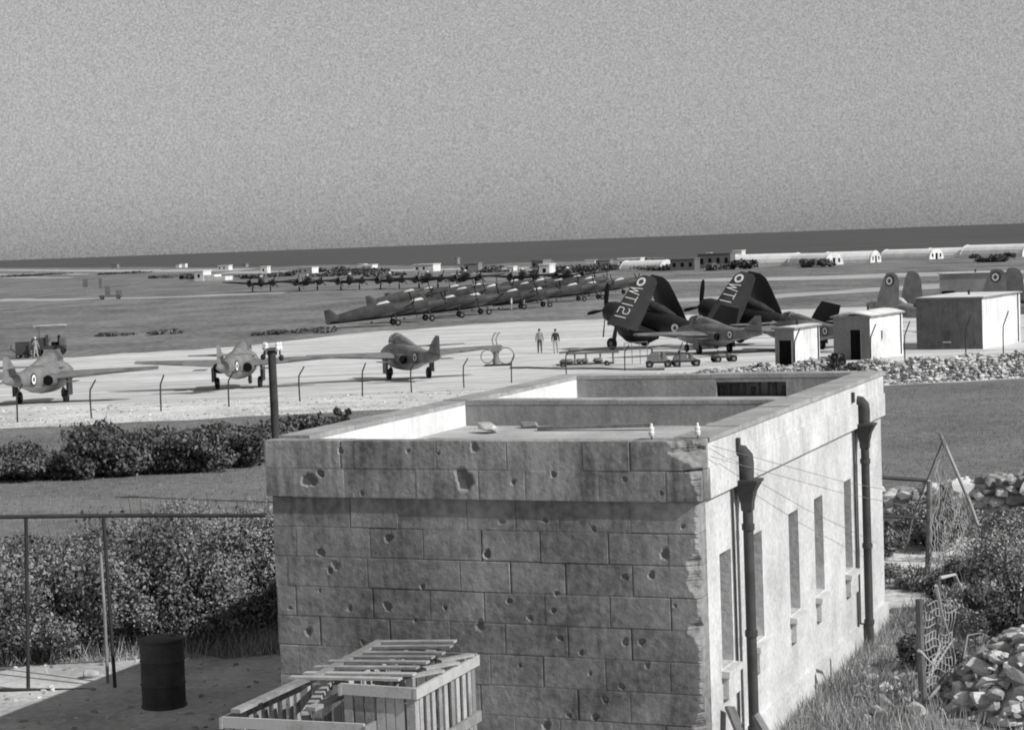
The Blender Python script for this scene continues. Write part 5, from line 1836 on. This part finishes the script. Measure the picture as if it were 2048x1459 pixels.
for i, (a, b, yb, r_, an, lb) in enumerate((
        (1258, 1330, 541, 3.0, -50, 'small white curved hut left of the far hut line'),
        (1480, 1590, 532, 3.6, -35, 'longest bright curved hut in the distance'),
        (1600, 1660, 530, 3.4, -55, 'short curved hut right of the longest bright one'),
        (1662, 1745, 526, 3.4, -35, 'bright curved hut ending in a tall gable'),
        (1784, 1862, 519, 3.2, -50, 'curved hut with a pale gable beyond the upright wings'),
        (1870, 1950, 516, 3.2, -45, 'curved hut third from the right edge in the distance'),
        (1950, 2045, 514, 3.8, -50, 'large curved hut with windows at the far right'))):
    nissen(lb, a, b, yb, r_ * 1.05, R(an))


def block_house(label, x0, x1, yb, yt, m='white2', dark=False, depth=6.0, steps=None, nw=2):
    g = ground((x0 + x1) / 2, yb)
    s = FPX / g.y
    W_, H_ = (x1 - x0) / s, (yb - yt) / s
    t = thing('distant_house', label, 'house', g, R(-20))
    MB().box(-W_ / 2, W_ / 2, 0, depth, -.5, H_).build('wall', M[m], t)
    MB().box(-W_ / 2 - .15, W_ / 2 + .15, -.15, depth + .15, H_ + .001, H_ + .3).build('roof', M[m], t)
    for k in range(nw):
        x = -W_ / 2 + W_ * (k + .5) / nw
        MB().box(x - .45, x + .45, -.03, -.005, H_ * .35, H_ * .72).build('window', M['dark'], t)
    if steps:
        for (fx, fw, fh) in steps:
            MB().box(W_ / 2 + fx, W_ / 2 + fx + fw, .2, depth - .2, -.5, H_ * fh).build('annex', M[m], t)
    return t


block_house('white stepped farmhouse alone on the far left of the airfield', 388, 408, 562, 543, nw=1, steps=[(.02, 4.2, .62), (4.25, 4.5, .42)])
block_house('small bright white cube house beyond the far line of planes', 1078, 1100, 553, 530, nw=1, depth=5)
block_house('white square house at the left end of the far hut line', 1466, 1484, 522, 502, nw=1)
block_house('dark brick building among the far huts', 1395, 1462, 537, 508, 'jetd', nw=4)
block_house('narrow white tower block before the dark brick building', 1413, 1422, 535, 507, nw=0, depth=2)
block_house('dark low building between the white huts and the folded wings', 1340, 1390, 541, 519, 'jetd', nw=3)
for i, (x, yb, w, h, lb) in enumerate(((365, 534, 12, 6, 'tiny pale house on the skyline left of the farmhouse'), (355, 535, 8, 5, 'tiny pale house just left of its neighbour on the skyline'), (488, 534, 8, 6, 'tiny pale house on the skyline above the far line'), (722, 537, 14, 8, 'pale house on the skyline left of centre'),
                                      (830, 537, 12, 6, 'pale low house on the skyline near the centre'), (912, 526, 6, 10, 'thin pale tower on the skyline'), (1180, 526, 20, 5, 'low pale sheds on the skyline right of centre'), (1020, 541, 14, 7, 'pale farm shed before the skyline'), (228, 536, 14, 7, 'small pale hut on the skyline at the left'))):
    block_house(lb, x - w / 2, x + w / 2, yb, yb - h, 'greyw' if i % 3 == 2 else 'white2', nw=0, depth=4)
# dark posts and plant at the far left
for i, (x0, x1, y0, y1, lb) in enumerate(((167, 177, 558, 574, 'dark square signal board on the left of a pair on the airfield'), (199, 205, 557, 576, 'dark narrow signal board on the right of a pair on the airfield'))):
    g = ground((x0 + x1) / 2, 596)
    s = FPX / g.y
    t = thing('signal_board', lb, 'board', g, 0)
    zt, zb = (596 - y0) / s, (596 - y1) / s
    MB().box(-(x1 - x0) / 2 / s, (x1 - x0) / 2 / s, -.06, .06, zb, zt).build('panel', M['jetd'], t)
    MB().tube((0, .1, 0), (0, .1, zt), .06, n=6).build('post', M['kit'], t)
g = ground(222, 598)
t = thing('parked_lorry', 'low dark lorry and trailer parked below the signal boards', 'lorry', g, R(5))
MB().box(-2.6, 2.6, -.9, .9, .5, .95).build('bed', M['jetd'], t)
MB().box(1.2, 2.4, -.85, .85, .951, 1.9).build('cab', M['jetd'], t)
MB().box(-1.2, -.1, -.7, .7, .951, 3.0).build('load', M['jetd'], t)
for x in (-1.9, 1.7):
    for y in (-.85, .85):
        wheel(t, (x, y, .42), .42, .25)
# scrub lines on the far airfield edge
for i, (x, yb, w, h, lb) in enumerate(((560, 553, 18, 1.6, 'dark scrub right of the stepped farmhouse'), (500, 557, 14, 1.5, 'dark scrub next to the stepped farmhouse'), (380, 560, 5, 2.4, 'dark tree against the farmhouse wall'), (770, 552, 16, 1.6, 'dark scrub behind the middle of the far line'), (650, 553, 16, 1.4, 'dark scrub behind the left of the far line'),
                                      (1150, 545, 12, 2.0, 'dark scrub right of the cube house'), (1210, 540, 14, 2.2, 'dark scrub left of the first curved hut'), (960, 540, 14, 1.6, 'dark scrub on the skyline near the centre'), (1490, 538, 5, 2.5, 'dark tree before the longest curved hut'), (1630, 534, 7, 2.2, 'dark bushes before the short curved hut'),
                                      (1985, 524, 7, 2.2, 'dark bushes before the large curved hut at the right'), (1440, 540, 9, 2.0, 'dark bushes before the brick building'), (240, 548, 24, 1.3, 'dark scrub band on the far left'), (330, 556, 12, 1.2, 'dark scrub left of the farmhouse'), (60, 552, 26, 1.2, 'dark scrub at the far left edge'))):
    g = ground(x, yb)
    shrub('far_scrub', lb, g, w, 5, h, 1400, .55, M['leafm'] if i % 2 else M['leafd'], 600 + i, 'scrub along the far edge of the airfield', 12)

# strip of tiny houses and scrub under the sea horizon
rr = random.Random(12)
ordn += ['twelfth', 'thirteenth', 'fourteenth', 'fifteenth', 'sixteenth', 'seventeenth', 'eighteenth']
hx = sorted([rr.uniform(440, 1060) for i in range(8)] + [rr.uniform(1010, 1455) for i in range(8)])
for i, x in enumerate(hx):
    base = float(np.interp(x, [430, 900, 1240, 1460], [544, 541, 536, 531]))
    g = ground(x, base + rr.uniform(-4, 4))
    W_, D_, H_ = rr.uniform(3, 8), rr.uniform(4, 7), rr.uniform(1.8, 3.0)
    t = thing('tiny_house', '%s tiny flat-roofed block from the left in the cluttered strip behind the parked planes' % ordn[i], 'house', g, R(rr.uniform(-40, 10)), 'tiny blocks behind the parked planes')
    mm = M['white2'] if rr.random() < .5 else M['greyw']
    MB().box(-W_ / 2, W_ / 2, 0, D_, -.4, H_).build('wall', mm, t)
    MB().box(-W_ / 2 - .2, W_ / 2 + .2, -.2, D_ + .2, H_ + .001, H_ + .3).build('roof', mm, t)
    for k in range(int(W_ // 3)):
        xx = -W_ / 2 + 1.2 + 2.8 * k
        MB().box(xx - .4, xx + .4, -.04, -.005, H_ * .3, H_ * .7).build('window', M['dark'], t)
sx_ = sorted(rr.uniform(440, 1460) for i in range(14))
for i, x in enumerate(sx_):
    base = float(np.interp(x, [0, 430, 900, 1240, 1460], [556, 549, 545, 541, 537]))
    g = ground(x, base + rr.uniform(-5, 4))
    shrub('far_scrub', '%s low scrub clump from the left among the tiny blocks behind the planes' % ordn[i], g, rr.uniform(4, 15), 4, rr.uniform(1.0, 2.2), 900, .5, M['leafm'] if i % 2 else M['leafd'], 700 + i, 'scrub clumps behind the parked planes', 10)
